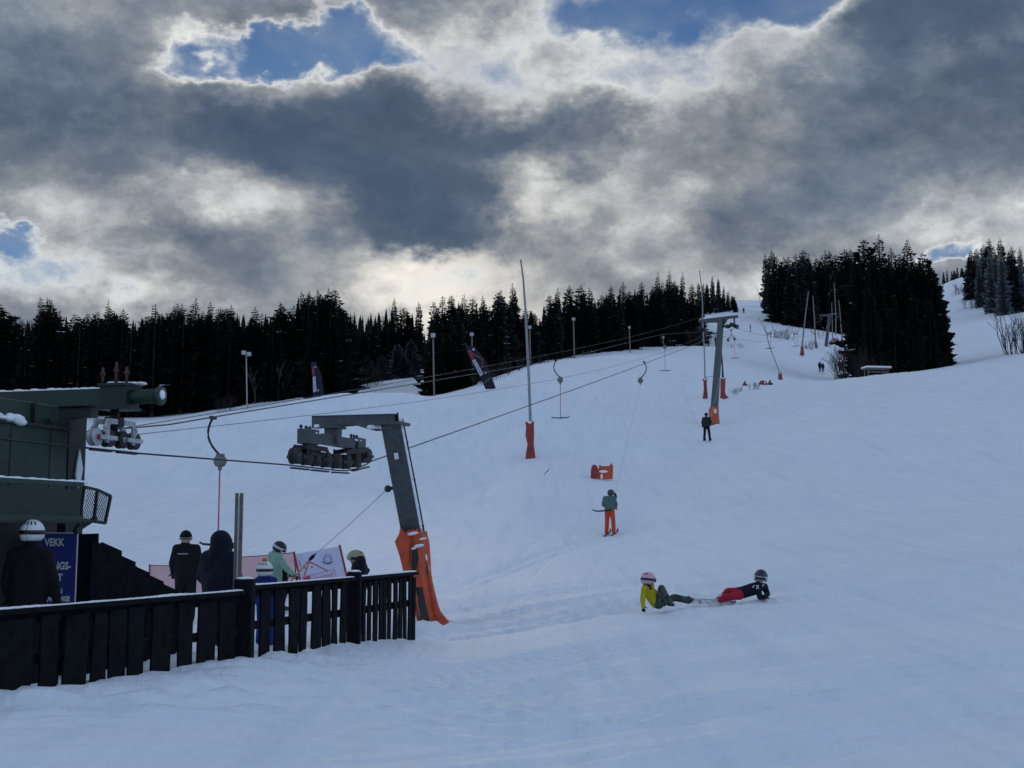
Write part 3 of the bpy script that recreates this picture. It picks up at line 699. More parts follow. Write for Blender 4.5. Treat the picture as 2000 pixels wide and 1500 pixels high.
m.prism([P3(ac + .02, -.535, z) + E * x for x, z in ((0, p.z - .22), (.05, p.z - .1), (.075, p.z + .02), (.03, p.z + .16), (.0, p.z + .25), (-.04, p.z + .08), (-.06, p.z - .06), (-.03, p.z - .18))], N * .02); m.build('snow_patch', PACK, st)
m = MB(); m.box(P3(am + .1, -1.1, .72), (al - .2, 1.3, 2.0), (E, N, UP)); m.build('pedestal', DKGREEN, st)
# lumps of snow lodged on the ledge
m = MB(); rd = random.Random(2)
for i in range(16):
    q = fac(rd.uniform(-60, 44), 826, -.31); m.ball((q.x, q.y, zmid + .02 + rd.uniform(-.02, .04)), (rd.uniform(.05, .12), .045, rd.uniform(.02, .05)), 9, 6, (E, N, UP))
m.build('ledge_snow', PACK, st)
# cross beam carrying the wheels, running out over the rope
zt = 3.19
m = MB(); m.box(P3(.0, -.92, zt), (.20, 1.8, .20), (E, N, UP)); m.box(P3(.06, -.9, zt - .17), (.14, 1.3, .12), (E, N, UP)); m.build('cross_beam', GREEN, st)
m = MB(); m.cyl(P3(0, -.02, zt), P3(0, .66, zt), .088, n=24); m.build('beam_tube', GREEN, st)
m = MB(); m.lathe(P3(0, .66, zt), N, [(-.02, .105), (.0, .112), (.025, .112), (.03, .10), (.03, 0.001)], 24); cap = m.build('end_cap', GREEN, st)
m = MB(); m.lathe(P3(0, .692, zt + .015), N, [(0, .062), (.012, .05), (.016, 0.001)], 14); m.build('snow_patch', PACK, cap)
m = MB(); m.box(P3(0, .12, zt), (.28, .36, .25), (E, N, UP)); m.box(P3(0, .12, zt + .14), (.34, .40, .03), (E, N, UP)); m.box(P3(0, .12, zt - .14), (.34, .40, .03), (E, N, UP)); m.build('clamp_block', DKGREEN, st)
for b, h in ((-.05, .20), (.13, .26), (.27, .20)):
    m = MB(); q = P3(-.10, b, zt + .15); m.cyl(q, q + UP * h, .017, n=8); m.cyl(q + UP * (h * .55), q + UP * (h * .55 + .03), .032, n=6); m.build('clamp_bolt', RUST, st)
m = MB()
for i in range(14):
    b = -1.5 + 1.5 * i / 13; m.ball(P3(.0, b, zt + .10), (.10, .075, .022 + .02 * rd.random()), 8, 4, (E, N, UP))
for i in range(5): m.ball(P3(-.05 + .03 * i, .05 + .08 * i, zt + .165), (.08, .06, .022), 8, 4, (E, N, UP))
m.build('beam_snow', PACK, st)
rz = 2.575                                          # rope height at the station wheels
m = MB(); m.cyl(P3(0, .06, zt - .15), P3(0, .06, zt - .42), .05, n=12); m.box(P3(0, .06, zt - .30), (.10, .20, .12), (E, N, UP)); m.build('swivel', DARK, st)
wa = [-.38, -.12, .16, .42]; wr = .105
for k in (0, 1):
    a, b = wa[2 * k], wa[2 * k + 1]; c = (a + b) / 2
    m = MB(); s0 = -1 if k == 0 else 1
    top = P3(c * .35, .06, zt - .36)
    for off in (-.02, .14):                           # two cheeks of an inverted U
        pts = [P3(c * .25, off, zt - .30), P3(c * .85, off, zt - .30), P3(c * 1.0 + s0 * .06, off, zt - .40), P3(c, off, rz + .20), P3(c, off, rz + .09)]
        for u, v2 in zip(pts, pts[1:]): m.bar(u, v2, .03, .06, UP)
        m.bar(P3(c, off, rz + .34), P3(c, off, rz + .06), .03, .055, E)
    m.build('wheel_bracket', CAST, st)
    m = MB(); m.bar(P3(a - .03, .165, rz + .115), P3(b + .03, .165, rz + .115), .03, .05); m.build('rocker_arm', CAST, st)
    for j, q in enumerate((a, b)):
        t1, t2 = MB(), MB(); wheel(t1, t2, P3(q, .06, rz + wr + .012), wr, N, .07)
        wt = t1.build('guide_wheel', BLACK if not (k == 0 and j == 0) else CAST, st); t2.build('wheel_disc', REDP if (k == 0 and j == 0) else CAST, wt)
    m = MB(); m.box(P3(c, .06, rz - .035), (.40, .05, .018), (E, N, UP)); m.build('rope_guide', DARK, st)
# work platform with kick plates and expanded metal end
bp = .28; pa = (sp_(158, 985, bp) - O).dot(E); zr = 2.12; zf = 1.72
m = MB(); m.box(P3((a_l + pa) / 2, 0, zf), (pa - a_l, .62, .05), (E, N, UP)); m.build('platform_floor', DKGREEN, st)
m = MB(); m.box(P3((a_l + pa) / 2, bp, (zf + zr) / 2 - .02), (pa - a_l - .04, .02, zr - zf - .08), (E, N, UP)); m.build('kick_plate', DKGREEN, st)
m = MB(); m.box(P3((a_l + pa) / 2, bp, zr), (pa - a_l, .06, .05), (E, N, UP)); m.box(P3((a_l + pa) / 2, bp + .01, zf + .03), (pa - a_l, .05, .06), (E, N, UP)); m.build('platform_rail', GREEN, st)
m = MB()
for i in range(30): m.ball(P3(a_l + (pa - a_l) * i / 29, bp, zr + .027), (.12, .03, .012 + .012 * rd.random()), 7, 4, (E, N, UP))
m.build('rail_snow', PACK, st)
quad = [sp_(165, 951, bp), sp_(190, 957, bp), sp_(216, 969, bp), sp_(205, 1022, bp), sp_(156, 1014, bp)]
m = MB()
for u, v2 in zip(quad, quad[1:] + quad[:1]): m.bar(u, v2, .03, .03)
u1, u2 = quad[1], quad[3].lerp(quad[4], .45); m.bar(u1, u2, .03, .035); m.build('end_panel_frame', DKGREEN, st)
m = MB(); tl, trr, br_, bl = quad[0], quad[2], quad[3], quad[4]
def pq(u, v2): return tl.lerp(trr, u).lerp(bl.lerp(br_, u), v2)
n_ = 11
for i in range(-8, n_ + 1):
    for sgn in (0, 1):
        pts = []
        for k in range(9):
            v2 = k / 8; u = (i + 8 * v2) / n_ if sgn == 0 else (i + 8 - 8 * v2) / n_
            if .04 <= u <= .96: pts.append(pq(u, .04 + .92 * v2))
        if len(pts) > 1: m.tube([pts[0], pts[-1]], .0045, 3)
m.build('wire_mesh', DARK, st)
q = sp_(150, 1015, bp - .1); m = MB(); m.bar(q + E * .1, q - UP * .14 - E * .02, .05, .05); m.bar(q + E * .35 + UP * .02, q - UP * .12, .04, .04); m.build('platform_strut', DKGREEN, st)

# --- first pylon (holds the rope down)
T1b = at(840, 1232, 21.8); T1t = at(764, 826, 20.9)
T1 = empty('lift_pylon', T1b, 'grey steel lift pylon leaning over the fence end, orange padding round its foot', 'lift pylon')
ax = (T1t - T1b).normalized(); sx_ = N.cross(ax).normalized() if False else ax.cross(Vector((0, 1, 0))).normalized()
m = MB(); m.bar(T1b - ax * .3, T1t, .32, .36, (0, -1, 0), wx2=.33, wz2=.34); m.build('mast', STEEL, T1)
R3 = (ax.cross(Vector((0, -1, 0)))).normalized()
if R3.x < 0: R3 = -R3
m = MB(); rd = random.Random(4)
L = (T1t - T1b).length; pts = []
for i in range(15):
    t = .30 + .70 * i / 14; q = T1b + ax * (L * t) + R3 * .165; m.ball(q, (.032 + .012 * rd.random(), .15, L * .036), 8, 5, (R3, Vector((0, 1, 0)), ax))
m.build('mast_snow', PACK, T1)
cab = [T1t + R3 * .20 + UP * .02, T1b + ax * (L * .72) + R3 * .215, T1b + ax * (L * .5) + R3 * .215, T1b + ax * (L * .42) + R3 * .21]
m = MB(); m.tube([T1t + UP * .16 + R3 * .1] + cab, .013, 8); m.build('cable_conduit', DARK, T1)
for t in (.5, .72, .9):
    m = MB(); q = T1b + ax * (L * t); m.bar(q + R3 * .14, q + R3 * .23, .04, .025); m.build('conduit_clip', DARK, T1)
# arm over the rope
armr = T1t + R3 * .10 + UP * .02; arml = armr - N * 1.52
m = MB(); Yd = Vector((0, 1, 0)); fz = -N
def armpoly(off): return [armr + UP * .10 + off, armr - UP * .16 + off, armr - N * .42 - UP * .16 + off, armr - N * .75 - UP * .06 + off, arml - UP * .10 + off, arml + UP * .10 + off]
m.prism(armpoly(E * -.10), E * .012)
m.prism(armpoly(E * .09), E * .012)
m.box((armr + arml) / 2 + UP * .106, ((armr - arml).length + .02, .24, .012), (N, E, UP))
m.box(arml - N * .006, (.012, .20, .2), (N, E, UP)); m.build('cross_arm', STEEL, T1)
m = MB(); m.box(T1t + UP * -.02, (.52, .48, .05), (N, E, UP)); m.build('head_plate', STEEL, T1)
m = MB()
for i in range(7): m.ball(armr - N * (.02 + .07 * i) + UP * -.11 - E * .11, (.07, .03, .03 + .02 * rd.random()), 8, 5, (N, E, UP))
m.ball(arml + N * .09 - UP * .07 - E * .11, (.06, .02, .035), 8, 5, (N, E, UP)); m.build('arm_snow', PACK, T1)
q = T1b + ax * (L * .84) - Vector((0, .225, 0)); m = MB(); m.box(q, (.07, .006, .11), (R3, Vector((0, 1, 0)), ax)); m.build('number_plate', WHITE, T1)
# rope run under the wheels
RO = Vector((lift_line(21.0), 21.0, 0))
def rope1(a):                                         # rope height along the train
    z0 = at(570, 911, 20.0).z; return z0 + (max(0, a - .2) ** 2) * .10
def Q3(a, b, z): return RO + E * a + N * b + UP * z
hz = arml.z - .10
m = MB(); m.box(Q3(-.02, 0, hz - .14), (.20, .24, .30), (E, N, UP)); m.box(Q3(-.02, 0, hz - .01), (.44, .30, .04), (E, N, UP)); m.build('hanger_block', STEEL, T1)
zb = hz - .24
m = MB(); m.box(Q3(0, 0, zb), (2.2, .14, .17), (E, N, UP)); m.box(Q3(-1.02, 0, zb), (.42, .20, .24), (E, N, UP)); m.box(Q3(1.05, 0, zb), (.36, .20, .24), (E, N, UP)); rb = m.build('rocker_beam', STEEL, T1)
for a in (-1.18, -.98, -.84, .92, 1.05, 1.18):
    m = MB(); m.cyl(Q3(a, -.06, zb + .1), Q3(a, -.06, zb + .19), .018, n=6); m.cyl(Q3(a, -.06, zb + .15), Q3(a, -.06, zb + .17), .03, n=6); m.build('bolt', DARK, rb)
m = MB()
for a, k in ((-.92, .02), (-.8, .014), (1.0, .018), (.8, .02)): m.ball(Q3(a, .085, zb + .07), (.09, .02, k), 8, 5, (E, N, UP))
m.build('beam_snow', PACK, T1)
groups = [(-.9, [-1.5, -1.1, -.72, -.32], -.95), (1.0, [.12, .55, 1.0, 1.5], .95)]
R_ = .132
for cx, ws, hx in groups:
    lo, hi = ws[0], ws[-1]; zz = sum(rope1(a) for a in ws) / 4 + R_
    m = MB(); m.box(Q3(hx, 0, (zb + zz) / 2 + .02), (.24, .16, zb - zz - .06), (E, N, UP)); m.build('hanger_block', DARK, T1)
    sl = (rope1(hi) - rope1(lo)) / (hi - lo)
    m = MB(); z1 = zz + .17
    for s_ in (-.12, .12): m.bar(Q3(lo + .2, s_, z1 - sl * .45), Q3(hi - .2, s_, z1 + sl * .45), .02, .08)
    m.bar(Q3(hx - .35, 0, z1), Q3(hx + .35, 0, z1), .22, .06); m.build('wheel_frame', DARK, T1)
    for i in (0, 2):
        a, b = ws[i], ws[i + 1]; m = MB()
        for s_ in (-.125, .125): m.bar(Q3(a, s_ * 1.12, rope1(a) + R_), Q3(b, s_ * 1.12, rope1(b) + R_), .02, .05); m.bar(Q3((a + b) / 2, s_, z1), Q3((a + b) / 2, s_, zz), .018, .06, E)
        m.build('rocker_arm', DARK, T1)
        m = MB(); m.bar(Q3(a - .12, 0, rope1(a) - .05), Q3(b + .1, 0, rope1(b) - .05), .07, .025); m.build('rope_guide', DARK, T1)
    for i, a in enumerate(ws):
        t1, t2 = MB(), MB(); wheel(t1, t2, Q3(a, 0, rope1(a) + R_ + .012), R_, N, .12)
        wt = t1.build('guide_wheel', BLACK, T1); t2.build('wheel_disc', (STEEL, RUST, STEEL, STEEL)[i], wt)
# small cord pulley on the mast
q = T1b + ax * (L * .70) - R3 * .19; m = MB(); m.bar(q + R3 * .10, q - R3 * .06, .05, .06); m.lathe(q - R3 * .07 - Vector((0, .05, 0)), Vector((.6, -.8, 0)), [(-.02, .058), (-.01, .062), (.0, .045), (.01, .062), (.02, .058), (.02, .03), (.01, 0.001)], 20); m.build('cord_pulley', STEEL, T1)
PUL = q - R3 * .12 - Vector((0, .05, .03))
# orange padding draped round the foot, torn and slack
def wrap(rows, Yc, dep, seed, nseg=28, amp=.045, jag=.05, slit=None):
    """sheet closed round a post; rows = photo height, left edge, right edge, depth scale"""
    rd = random.Random(seed); rings = []
    ph = [rd.uniform(0, 6.28) for _ in range(4)]
    for j, (py, xl, xr, kd) in enumerate(rows):
        Yj = Yc if not hasattr(Yc, '__len__') else Yc[0] + (Yc[1] - Yc[0]) * j / (len(rows) - 1)
        c = at((xl + xr) / 2, py, Yj); hw = (xr - xl) / 2 / F * Yj; ring = []
        for k in range(nseg):
            t = 6.283 * k / nseg; fold = 1 + amp / max(hw, .1) * (math.sin(3 * t + ph[0] + j * .5) + .7 * math.sin(5 * t + ph[1] - j * .7) + .4 * math.sin(9 * t + ph[2]))
            sq = 1 / max(abs(math.cos(t)), abs(math.sin(t))) ** .55
            e = c + Vector((math.cos(t) * hw * fold * min(sq, 1.18), -math.sin(t) * dep * kd * fold * sq, 0))
            if j in (0, len(rows) - 1): e.z += rd.uniform(-jag, jag)
            ring.append(e)
        rings.append(ring)
    m = MB(); v = [p for r in rings for p in r]; f = []
    for j in range(len(rings) - 1):
        for k in range(nseg):
            if slit and slit[0] <= k < slit[1] + (j - slit[2]) and j >= slit[2]: continue
            f.append((j * nseg + k, j * nseg + (k + 1) % nseg, (j + 1) * nseg + (k + 1) % nseg, (j + 1) * nseg + k))
    inner = [p + (rings[i // nseg][0] * 0) for i, p in enumerate(v)]
    return m.add(v, f, 0, True)
m = wrap([(1036, 781, 830, 1), (1062, 776, 834, 1.1), (1090, 787, 836, 1.05), (1118, 795, 839, 1), (1145, 803, 845, 1.05), (1172, 809, 850, 1.1), (1200, 815, 857, 1.15), (1228, 820, 864, 1.2)], (21.36, 21.8), .30, 3, 36, .022, .05, (8, 12, 4))
pad = m.build('orange_padding', ORANGE, T1)
m = MB(); fl = [(832, 1090), (838, 1120), (846, 1160), (858, 1195), (880, 1222), (862, 1226), (850, 1196), (842, 1158), (834, 1120)]
pf = [at(x, y, 21.38) for x, y in fl]; m.prism(pf, (0.02, .03, .01)); m.build('loose_flap', ORANGE, pad)
m = MB(); pf = [at(x, y, 21.0) for x, y in ((771, 1058), (783, 1036), (800, 1052), (797, 1118), (789, 1122), (780, 1085))]; m.prism(pf, (.0, .03, 0)); m.build('loose_flap', ORANGE, pad)
m = MB(); pf = [at(x, y, 20.97) for x, y in ((806, 1075), (815, 1072), (818, 1092), (812, 1118), (804, 1122), (803, 1098))]; m.prism(pf, (0, .02, 0)); m.build('tear_shade', BLACK, pad)  # black sheet standing in for the shade inside a tear
m = MB()
for x, y, a, b in ((806, 1042, .10, .03), (826, 1052, .07, .02), (818, 1066, .09, .03), (808, 1071, .05, .02)): m.ball(at(x, y, 20.98), (a, .05, b), 8, 5, (R3, Vector((0, 1, 0)), ax))
m.build('snow_patch', PACK, pad)

# --- second and third pylon (carry the rope up the hill)
def big_pylon(name, base, top, armL, armR, label, mast=.46, padded=True):
    root = empty(name, base, label, 'lift pylon'); axm = (top - base).normalized()
    n = (armR - armL).normalized(); f = Vector((-n.y, n.x, 0)).normalized()
    m = MB(); m.bar(base - axm * .4, top, mast, mast, f, wx2=mast * .8, wz2=mast * .8); m.build('mast', STEEL, root)
    m = MB(); m.bar(armL, armR, .22, .20, UP); m.bar(armL.lerp(armR, .2) - UP * .1, armL.lerp(armR, .62) - UP * .22, .2, .22, UP); m.prism([armL.lerp(armR, t) + UP * z - f * .1 for t, z in ((.45, -.1), (.74, -.1), (.64, -.6), (.52, -.6))], f * .2); m.build('cross_arm', STEEL, root)
    m = MB()
    for i in range(12):
        q = armL.lerp(armR, .05 + .08 * i); m.ball(q + UP * .11, (.16, .09, .03 + .03 * RND.random()), 7, 4, (n, f, UP))
    m.build('arm_snow', PACK, root)
    for s_, e in ((0, armL + n * .22), (1, armR - n * .30)):
        m = MB(); m.bar(e - UP * .08, e - UP * .55, .10, .14); m.box(e - UP * .62, (.16, 1.5, .14), (n, f, UP)); m.build('hanger_block', DARK, root)
        for a in (-.6, -.2, .2, .6):
            t1, t2 = MB(), MB(); wheel(t1, t2, e - UP * .72 + f * a, .14, n, .08); wt = t1.build('guide_wheel', BLACK, root); t2.build('wheel_disc', DARK, wt)
        m = MB(); m.box(e - UP * .80 + n * .2, (.12, .5, .30), (n, f, UP)); m.build('rope_catcher', DARK, root)
    q = base.lerp(top, .87); m = MB(); m.bar(q - n * .15, q - n * 1.15, .10, .09); m.build('side_arm', DARK, root)
    q = base.lerp(top, .93); m = MB(); m.bar(q + n * .1, q + n * .75 - UP * .1, .12, .14); m.ball(q + n * .62 - UP * .05, (.26, .2, .17), 10, 6); m.build('switch_box', DKGREEN, root)
    q = base.lerp(top, .45); m = MB(); m.bar(q - n * .1, q - n * .95, .03, .03); m.build('signal_arm', DARK, root)
    return root, n, f
b2 = on_ground(1393, 93); t2_ = at(1408, 624, 94.2)
T2, n2, f2 = big_pylon('lift_pylon', b2, t2_, at(1365, 627, 95.3), at(1441, 618, 93.6), 'tall grey T shaped pylon with orange padded foot, the black clad skier just below it')
m = wrap([(795, 1386, 1403, 1), (802, 1384, 1403, 1.1), (812, 1385, 1404, 1.1), (825, 1383, 1405.5, 1.15), (838, 1383, 1405, 1.15), (845, 1384, 1403, 1.1)], 92.6, .42, 8, 20, .02, .02)
pd2 = m.build('orange_padding', DULLOR, T2)
m = MB(); m.box(at(1397, 803, 92.0), (.18, .02, .32)); m.build('label', WHITE, pd2)
b3 = on_ground(1613.5, 277); t3_ = at(1620, 618, 277)
T3, n3, f3 = big_pylon('lift_pylon', b3, t3_, at(1601, 617, 278.5), at(1636, 613, 275.5), 'far grey T shaped pylon among the bent poles, below the small wood', .6)

# --- ropes
def rope(name, pts, r, m_, label, cat='rope', group=None, n=6):
    q = MB().tube(pts, r, n); c = pts[0]; o = q.build(name, m_, None, Vector(c)); return tag(o, label, cat, group)
e_up = at(1441, 618, 93.6) - n2 * .30 - UP * .87; e_dn = at(1365, 627, 95.3) + n2 * .22 - UP * .87
u3 = at(1636, 613, 275.5) - n3 * .3 - UP * .87; d3 = at(1601, 617, 278.5) + n3 * .22 - UP * .87
def sag(a, b, s_, n=24): return [a.lerp(b, i / n) - UP * (4 * s_ * (i / n) * (1 - i / n)) for i in range(n + 1)]
up_pts = [P3(-6, .06, rz - .02), P3(-.6, .06, rz - .02), P3(.6, .06, rz - .02)] + [Q3(a, 0, rope1(a) - .012) for a in (-1.8, -1.5, -1.1, -.7, -.3, .12, .55, 1.0, 1.5, 1.75)]
up_pts += sag(up_pts[-1], e_up, .12, 16)[1:] + sag(e_up, u3, 2.3)[1:] + [u3 + (u3 - e_up) * .6 + UP * 4]
rope('haul_rope', up_pts, .0125, ROPE, 'uphill wire rope running under the fence end pylon and up to the tall pylon')
YR = lambda y: Vector((14.2 + .2716 * (y - 95), y, 0))
r0 = at(255, 842, 18.5); r1 = at(420, 814, 22.6)
dn = [r1 + (r1 - e_dn).normalized() * 14 + UP * .6, r1.lerp(r0, .6), r1, at(700, 768, 29.5), at(1085, 704, 49), at(1292, 653, 78), e_dn] + sag(e_dn, d3, 2.5)[1:] + [d3 + (d3 - e_dn) * .6 + UP * 4]
rope('haul_rope', dn, .0125, ROPE, 'downhill wire rope carrying empty T bars back to the station')
rope('signal_cable', sag(at(230, 838, 18.6), at(1372, 618, 95.3), .35, 20), .007, ROPE, 'thin cable strung just above the downhill wire rope', 'cable')
rope('signal_cable', sag(at(255, 850, 19.2), at(1403, 640, 94.4), .9, 20), .0055, ROPE, 'thin slack cable strung below the downhill wire rope', 'cable')

# --- T bars
HAND = mat('hanger_black', (.02, .02, .022), .5, .3); BOX = mat('spring_box', (.16, .165, .16), .6, .2, var=.3); REDROD = mat('red_rod', (.45, .06, .05), .5)
def tbar(clip, label, group=None, mirror=1, used=None, rod=True):
    """empty T bar hanging from its clip on the rope"""
    root = empty('t_bar', clip, label, 'T bar', group); c = Vector(clip); n = N * mirror
    bx = c + N * (.17 * mirror) - UP * .80
    m = MB(); m.tube(bezier(c, c - N * (.16 * mirror) - UP * .25, c - N * (.12 * mirror) - UP * .45, bx + UP * .10, 8), .022, 8); m.box(c, (.07, .16, .06), (N, E, UP)); m.build('hanger_arm', HAND, root)
    m = MB(); m.lathe(bx - E * .05, E, [(0, .09), (.01, .115), (.09, .115), (.10, .09), (.10, 0.001)], 20); m.box(bx + UP * .11, (.14, .08, .04), (N, E, UP)); m.box(bx - UP * .14, (.05, .06, .06), (N, E, UP)); m.build('spring_box', BOX, root)
    if rod:
        k = bx - UP * 1.50
        m = MB(); m.tube([bx - UP * .16, k], .013, 8); m.build('rod', REDROD, root)
        m = MB(); m.tube([k - N * .37 + UP * .02, k - N * .3 - UP * .012, k - UP * .03, k + N * .3 - UP * .012, k + N * .37 + UP * .02], [.017, .02, .026, .02, .017], 8); m.build('crossbar', HAND, root)
    return root, bx
tbar(at(416, 816, 22.6), 'empty T bar with red rod hanging behind the hooded navy jacket')
tbar(at(1086, 704, 49), 'empty T bar with red rod hanging right of the tall bent pole with orange foot')
tbar(at(1293, 654, 78), 'empty T bar hanging before the wood, between the pylon and the leaning feather flag')
tbar(at(1430, 643, 96.5), 'empty T bar hanging close beside the top of the T shaped pylon')
GT = 'T bars passing between the second and third pylon'
for x, y, Y, s_ in ((1496, 637, 124, 1), (1508, 637, 128, -1), (1548, 640, 147, 1), (1559, 639, 151, -1), (1583, 638, 182, 1), (1592, 641, 176, -1), (1605, 632, 226, 1), (1616, 630, 232, -1)):
    tbar(at(x, y, Y), 'small distant T bar hanging over the snow between the two T shaped pylons', GT, s_)
tb, bxo = tbar(at(1258, 707, 52), 'T bar hanger with its cord drawn down to the rider in orange trousers', None, -1, rod=False)
tbb, bxb = tbar(at(1426, 644, 94.4), 'T bar hanger at the tall pylon, its cord drawn down to the black clad skier', None, -1, rod=False)
# ------------------------------------------------------------------ fence, sign and barriers round the lift entrance
TAR = mat('black_stained_wood', (.0075, .0085, .011), .85, var=.6, vscale=9, bump=.6, bscale=30, spec=.1)
BLUE = mat('blue_sign', (.012, .022, .20), .45, var=.12, vscale=3)
rf = random.Random(21)
FP = [(-75, 10.05), (478, 13.6), (500, 13.9), (697, 16.1), (812, 18.0)]     # photo column, depth of the fence line
def fence_at(px):
    """point of the fence line (straight between its corners) seen at this photo column"""
    k = max(i for i in range(len(FP) - 1) if px >= FP[i][0] or i == 0); (pa_, Ya), (pb_, Yb) = FP[k], FP[k + 1]
    A, B = on_ground(pa_, Ya), on_ground(pb_, Yb); u = (px - 1000) / F / CP
    t = (u * A.y - A.x) / ((B.x - A.x) - u * (B.y - A.y)); y = A.y + (B.y - A.y) * t; x = A.x + (B.x - A.x) * t
    return Vector((x, y, gz(x, y)))
fence = empty('plank_fence', fence_at(480), 'low black plank fence with snow on its rail, ending at the orange padded pylon', 'fence')
def plank(p, w, z0, z1, d, th=.025, lean=0., parent=None, name='plank', bulge=0., off=0., pm=None, slant=0.):
    """one upright board with uneven waney edges"""
    d = Vector(d).normalized(); f = Vector((-d.y, d.x, 0)); pts_l, pts_r = [], []; n = 6
    a, b = rf.uniform(-1, 1), rf.uniform(-1, 1)
    for i in range(n + 1):
        t = i / n; z = z0 + (z1 - z0) * t; q = p + d * (lean * (z - z0)) - f * off
        e1 = bulge * math.sin(t * 5 + a * 3) ; e2 = bulge * math.sin(t * 4.3 + b * 3)
        pts_l.append(Vector((q.x, q.y, z)) - d * (w / 2 + e1)); pts_r.append(Vector((q.x, q.y, z)) + d * (w / 2 + e2))
    pts_r[-1].z += rf.uniform(-.012, .012) - slant; pts_l[-1].z += slant; m = MB()
    v = pts_l + pts_r + [k + f * th for k in pts_l] + [k + f * th for k in pts_r]; N1 = n + 1; fs = []
    for i in range(n):
        fs += [(i, N1 + i, N1 + i + 1, i + 1), (2 * N1 + i, 2 * N1 + i + 1, 3 * N1 + i + 1, 3 * N1 + i), (i, i + 1, 2 * N1 + i + 1, 2 * N1 + i), (N1 + i, 3 * N1 + i, 3 * N1 + i + 1, N1 + i + 1)]
    fs += [(0, 2 * N1, 3 * N1, N1), (n, N1 + n, 3 * N1 + n, 2 * N1 + n)]
    return m.add(v, fs).build(name, pm or TAR, parent)
def railtop(px): return CAM.z - .70 if px < 490 else CAM.z - .655
def run(x0, x1, px_list, widths, bulge, ztop, zoff):
    d = (fence_at(x1) - fence_at(x0)); d.z = 0; d.normalize(); f = Vector((-d.y, d.x, 0))
    kf = 1 / max(.45, abs(d.x * .94 - d.y * ((x0 + x1) / 2 - 1000) / F))
    for x, w_ in zip(px_list, widths):
        p = fence_at(x); w_ *= kf * (1. if x0 < 0 else .80 if x0 < 600 else .72); plank(p, w_, p.z - .35, ztop + rf.uniform(-.03, .0) + zoff, d, .024, rf.uniform(-.02, .02), fence, bulge=bulge, off=.045)
    a, b = fence_at(x0), fence_at(x1)
    for z, h, wd, nm in ((ztop, .045, .15, 'top_rail'), (ztop - .07, .09, .04, 'back_rail'), (ztop - .42, .09, .04, 'back_rail')):
        m = MB(); o = 0 if nm == 'top_rail' else .03
        m.bar(Vector((a.x, a.y, z)) + f * o, Vector((b.x, b.y, z)) + f * o, wd, h); m.build(nm, TAR, fence)
    m = MB(); L = (b - a).length; n = int(L / .12)
    for i in range(n):
        q = a.lerp(b, (i + .5) / n); k = .008 + .016 * max(0, float(fbm(q.x * 2.1, q.y * 2.1, 2, 77)) + .35)
        m.ball(Vector((q.x, q.y, ztop + .022)), (.10, .06, k), 7, 4, (d, f, UP))
    m.build('rail_snow', PACK, fence)
xs = [-70, -28, 6, 53, 111, 161, 206, 243, 278, 325, 372, 412, 452]
ws = [.20, .17, .15, .21, .135, .19, .12, .15, .145, .19, .15, .19, .19]
run(-72, 480, xs, ws, .004, railtop(0), -.05)
for x0_, x1_ in zip(xs, xs[1:] + [484]):              # boards on the inner side close most of the gaps
    xm = (x0_ + x1_) / 2; p = fence_at(xm); d = (fence_at(480) - fence_at(-72)); d.z = 0
    plank(p, .15 + rf.uniform(-.02, .02), p.z - .8, railtop(0) - .05, d, .022, rf.uniform(-.015, .015), fence, bulge=.004, off=-.075)
xs2 = [524, 550, 577, 597, 622, 641, 657, 674]; ws2 = [.13, .135, .125, .085, .125, .105, .08, .085]
run(492, 695, xs2, ws2, .014, railtop(600), -.03)
xs3 = [712, 723, 734, 744, 752, 761, 772, 782, 791, 800, 808]; ws3 = [.055, .06, .08, .055, .06, .06, .075, .06, .055, .07, .06]
run(700, 812, xs3, ws3, .008, railtop(700), -.03)
for px, w_, h in ((488, .20, .10), (698, .17, .09)):
    p = fence_at(px); m = MB(); m.box((p.x, p.y, (p.z - .4 + railtop(600) + h) / 2), (w_, w_, railtop(600) + h - p.z + .4), bev=.012); po = m.build('post', TAR, fence)
    m = MB(); m.ball((p.x, p.y, railtop(600) + h), (w_ * .52, w_ * .5, .022), 10, 4); m.build('post_snow', PACK, po)
# tall wall and stepped boards behind the fence
wall = empty('plank_wall', at(95, 1330, 13.95), 'tall black board wall carrying the blue warning sign', 'wall')
x_l = at(-60, 1100, 13.95).x; x_r = at(190, 1100, 13.95).x; zt_ = at(100, 1041, 13.95).z; x = x_l; i = 0
while x < x_r - .05:
    w_ = min(.19 if i % 2 else .22, x_r - x)
    if x_r - x - w_ < .06: w_ = x_r - x
    plank(Vector((x + w_ / 2, 13.95, 0)), w_ - .006, -.3, zt_ + rf.uniform(-.012, .0), (1, 0, 0), .03, 0, wall); x += w_; i += 1
step = empty('stepped_fence', on_ground(270, 15.4), 'black board fence stepping down from the wall towards the man in the beanie', 'fence')
prev = None; hs = [(198, 1063), (212, 1067), (226, 1080), (240, 1089), (253, 1100), (268, 1110), (283, 1122), (297, 1128), (311, 1137), (325, 1145), (339, 1152), (352, 1160)]
for i, (px, py) in enumerate(hs):
    Y = 14.0 + (px - 198) / 154 * 3.0; q = at(px, py, Y); d = Vector((.55, 1, 0)).normalized()
    plank(Vector((q.x, q.y, 0)), .30 if i % 2 else .26, gz(q.x, q.y) - .2, q.z, d, .025, 0, step, off=.06 * (i % 2), slant=.05)
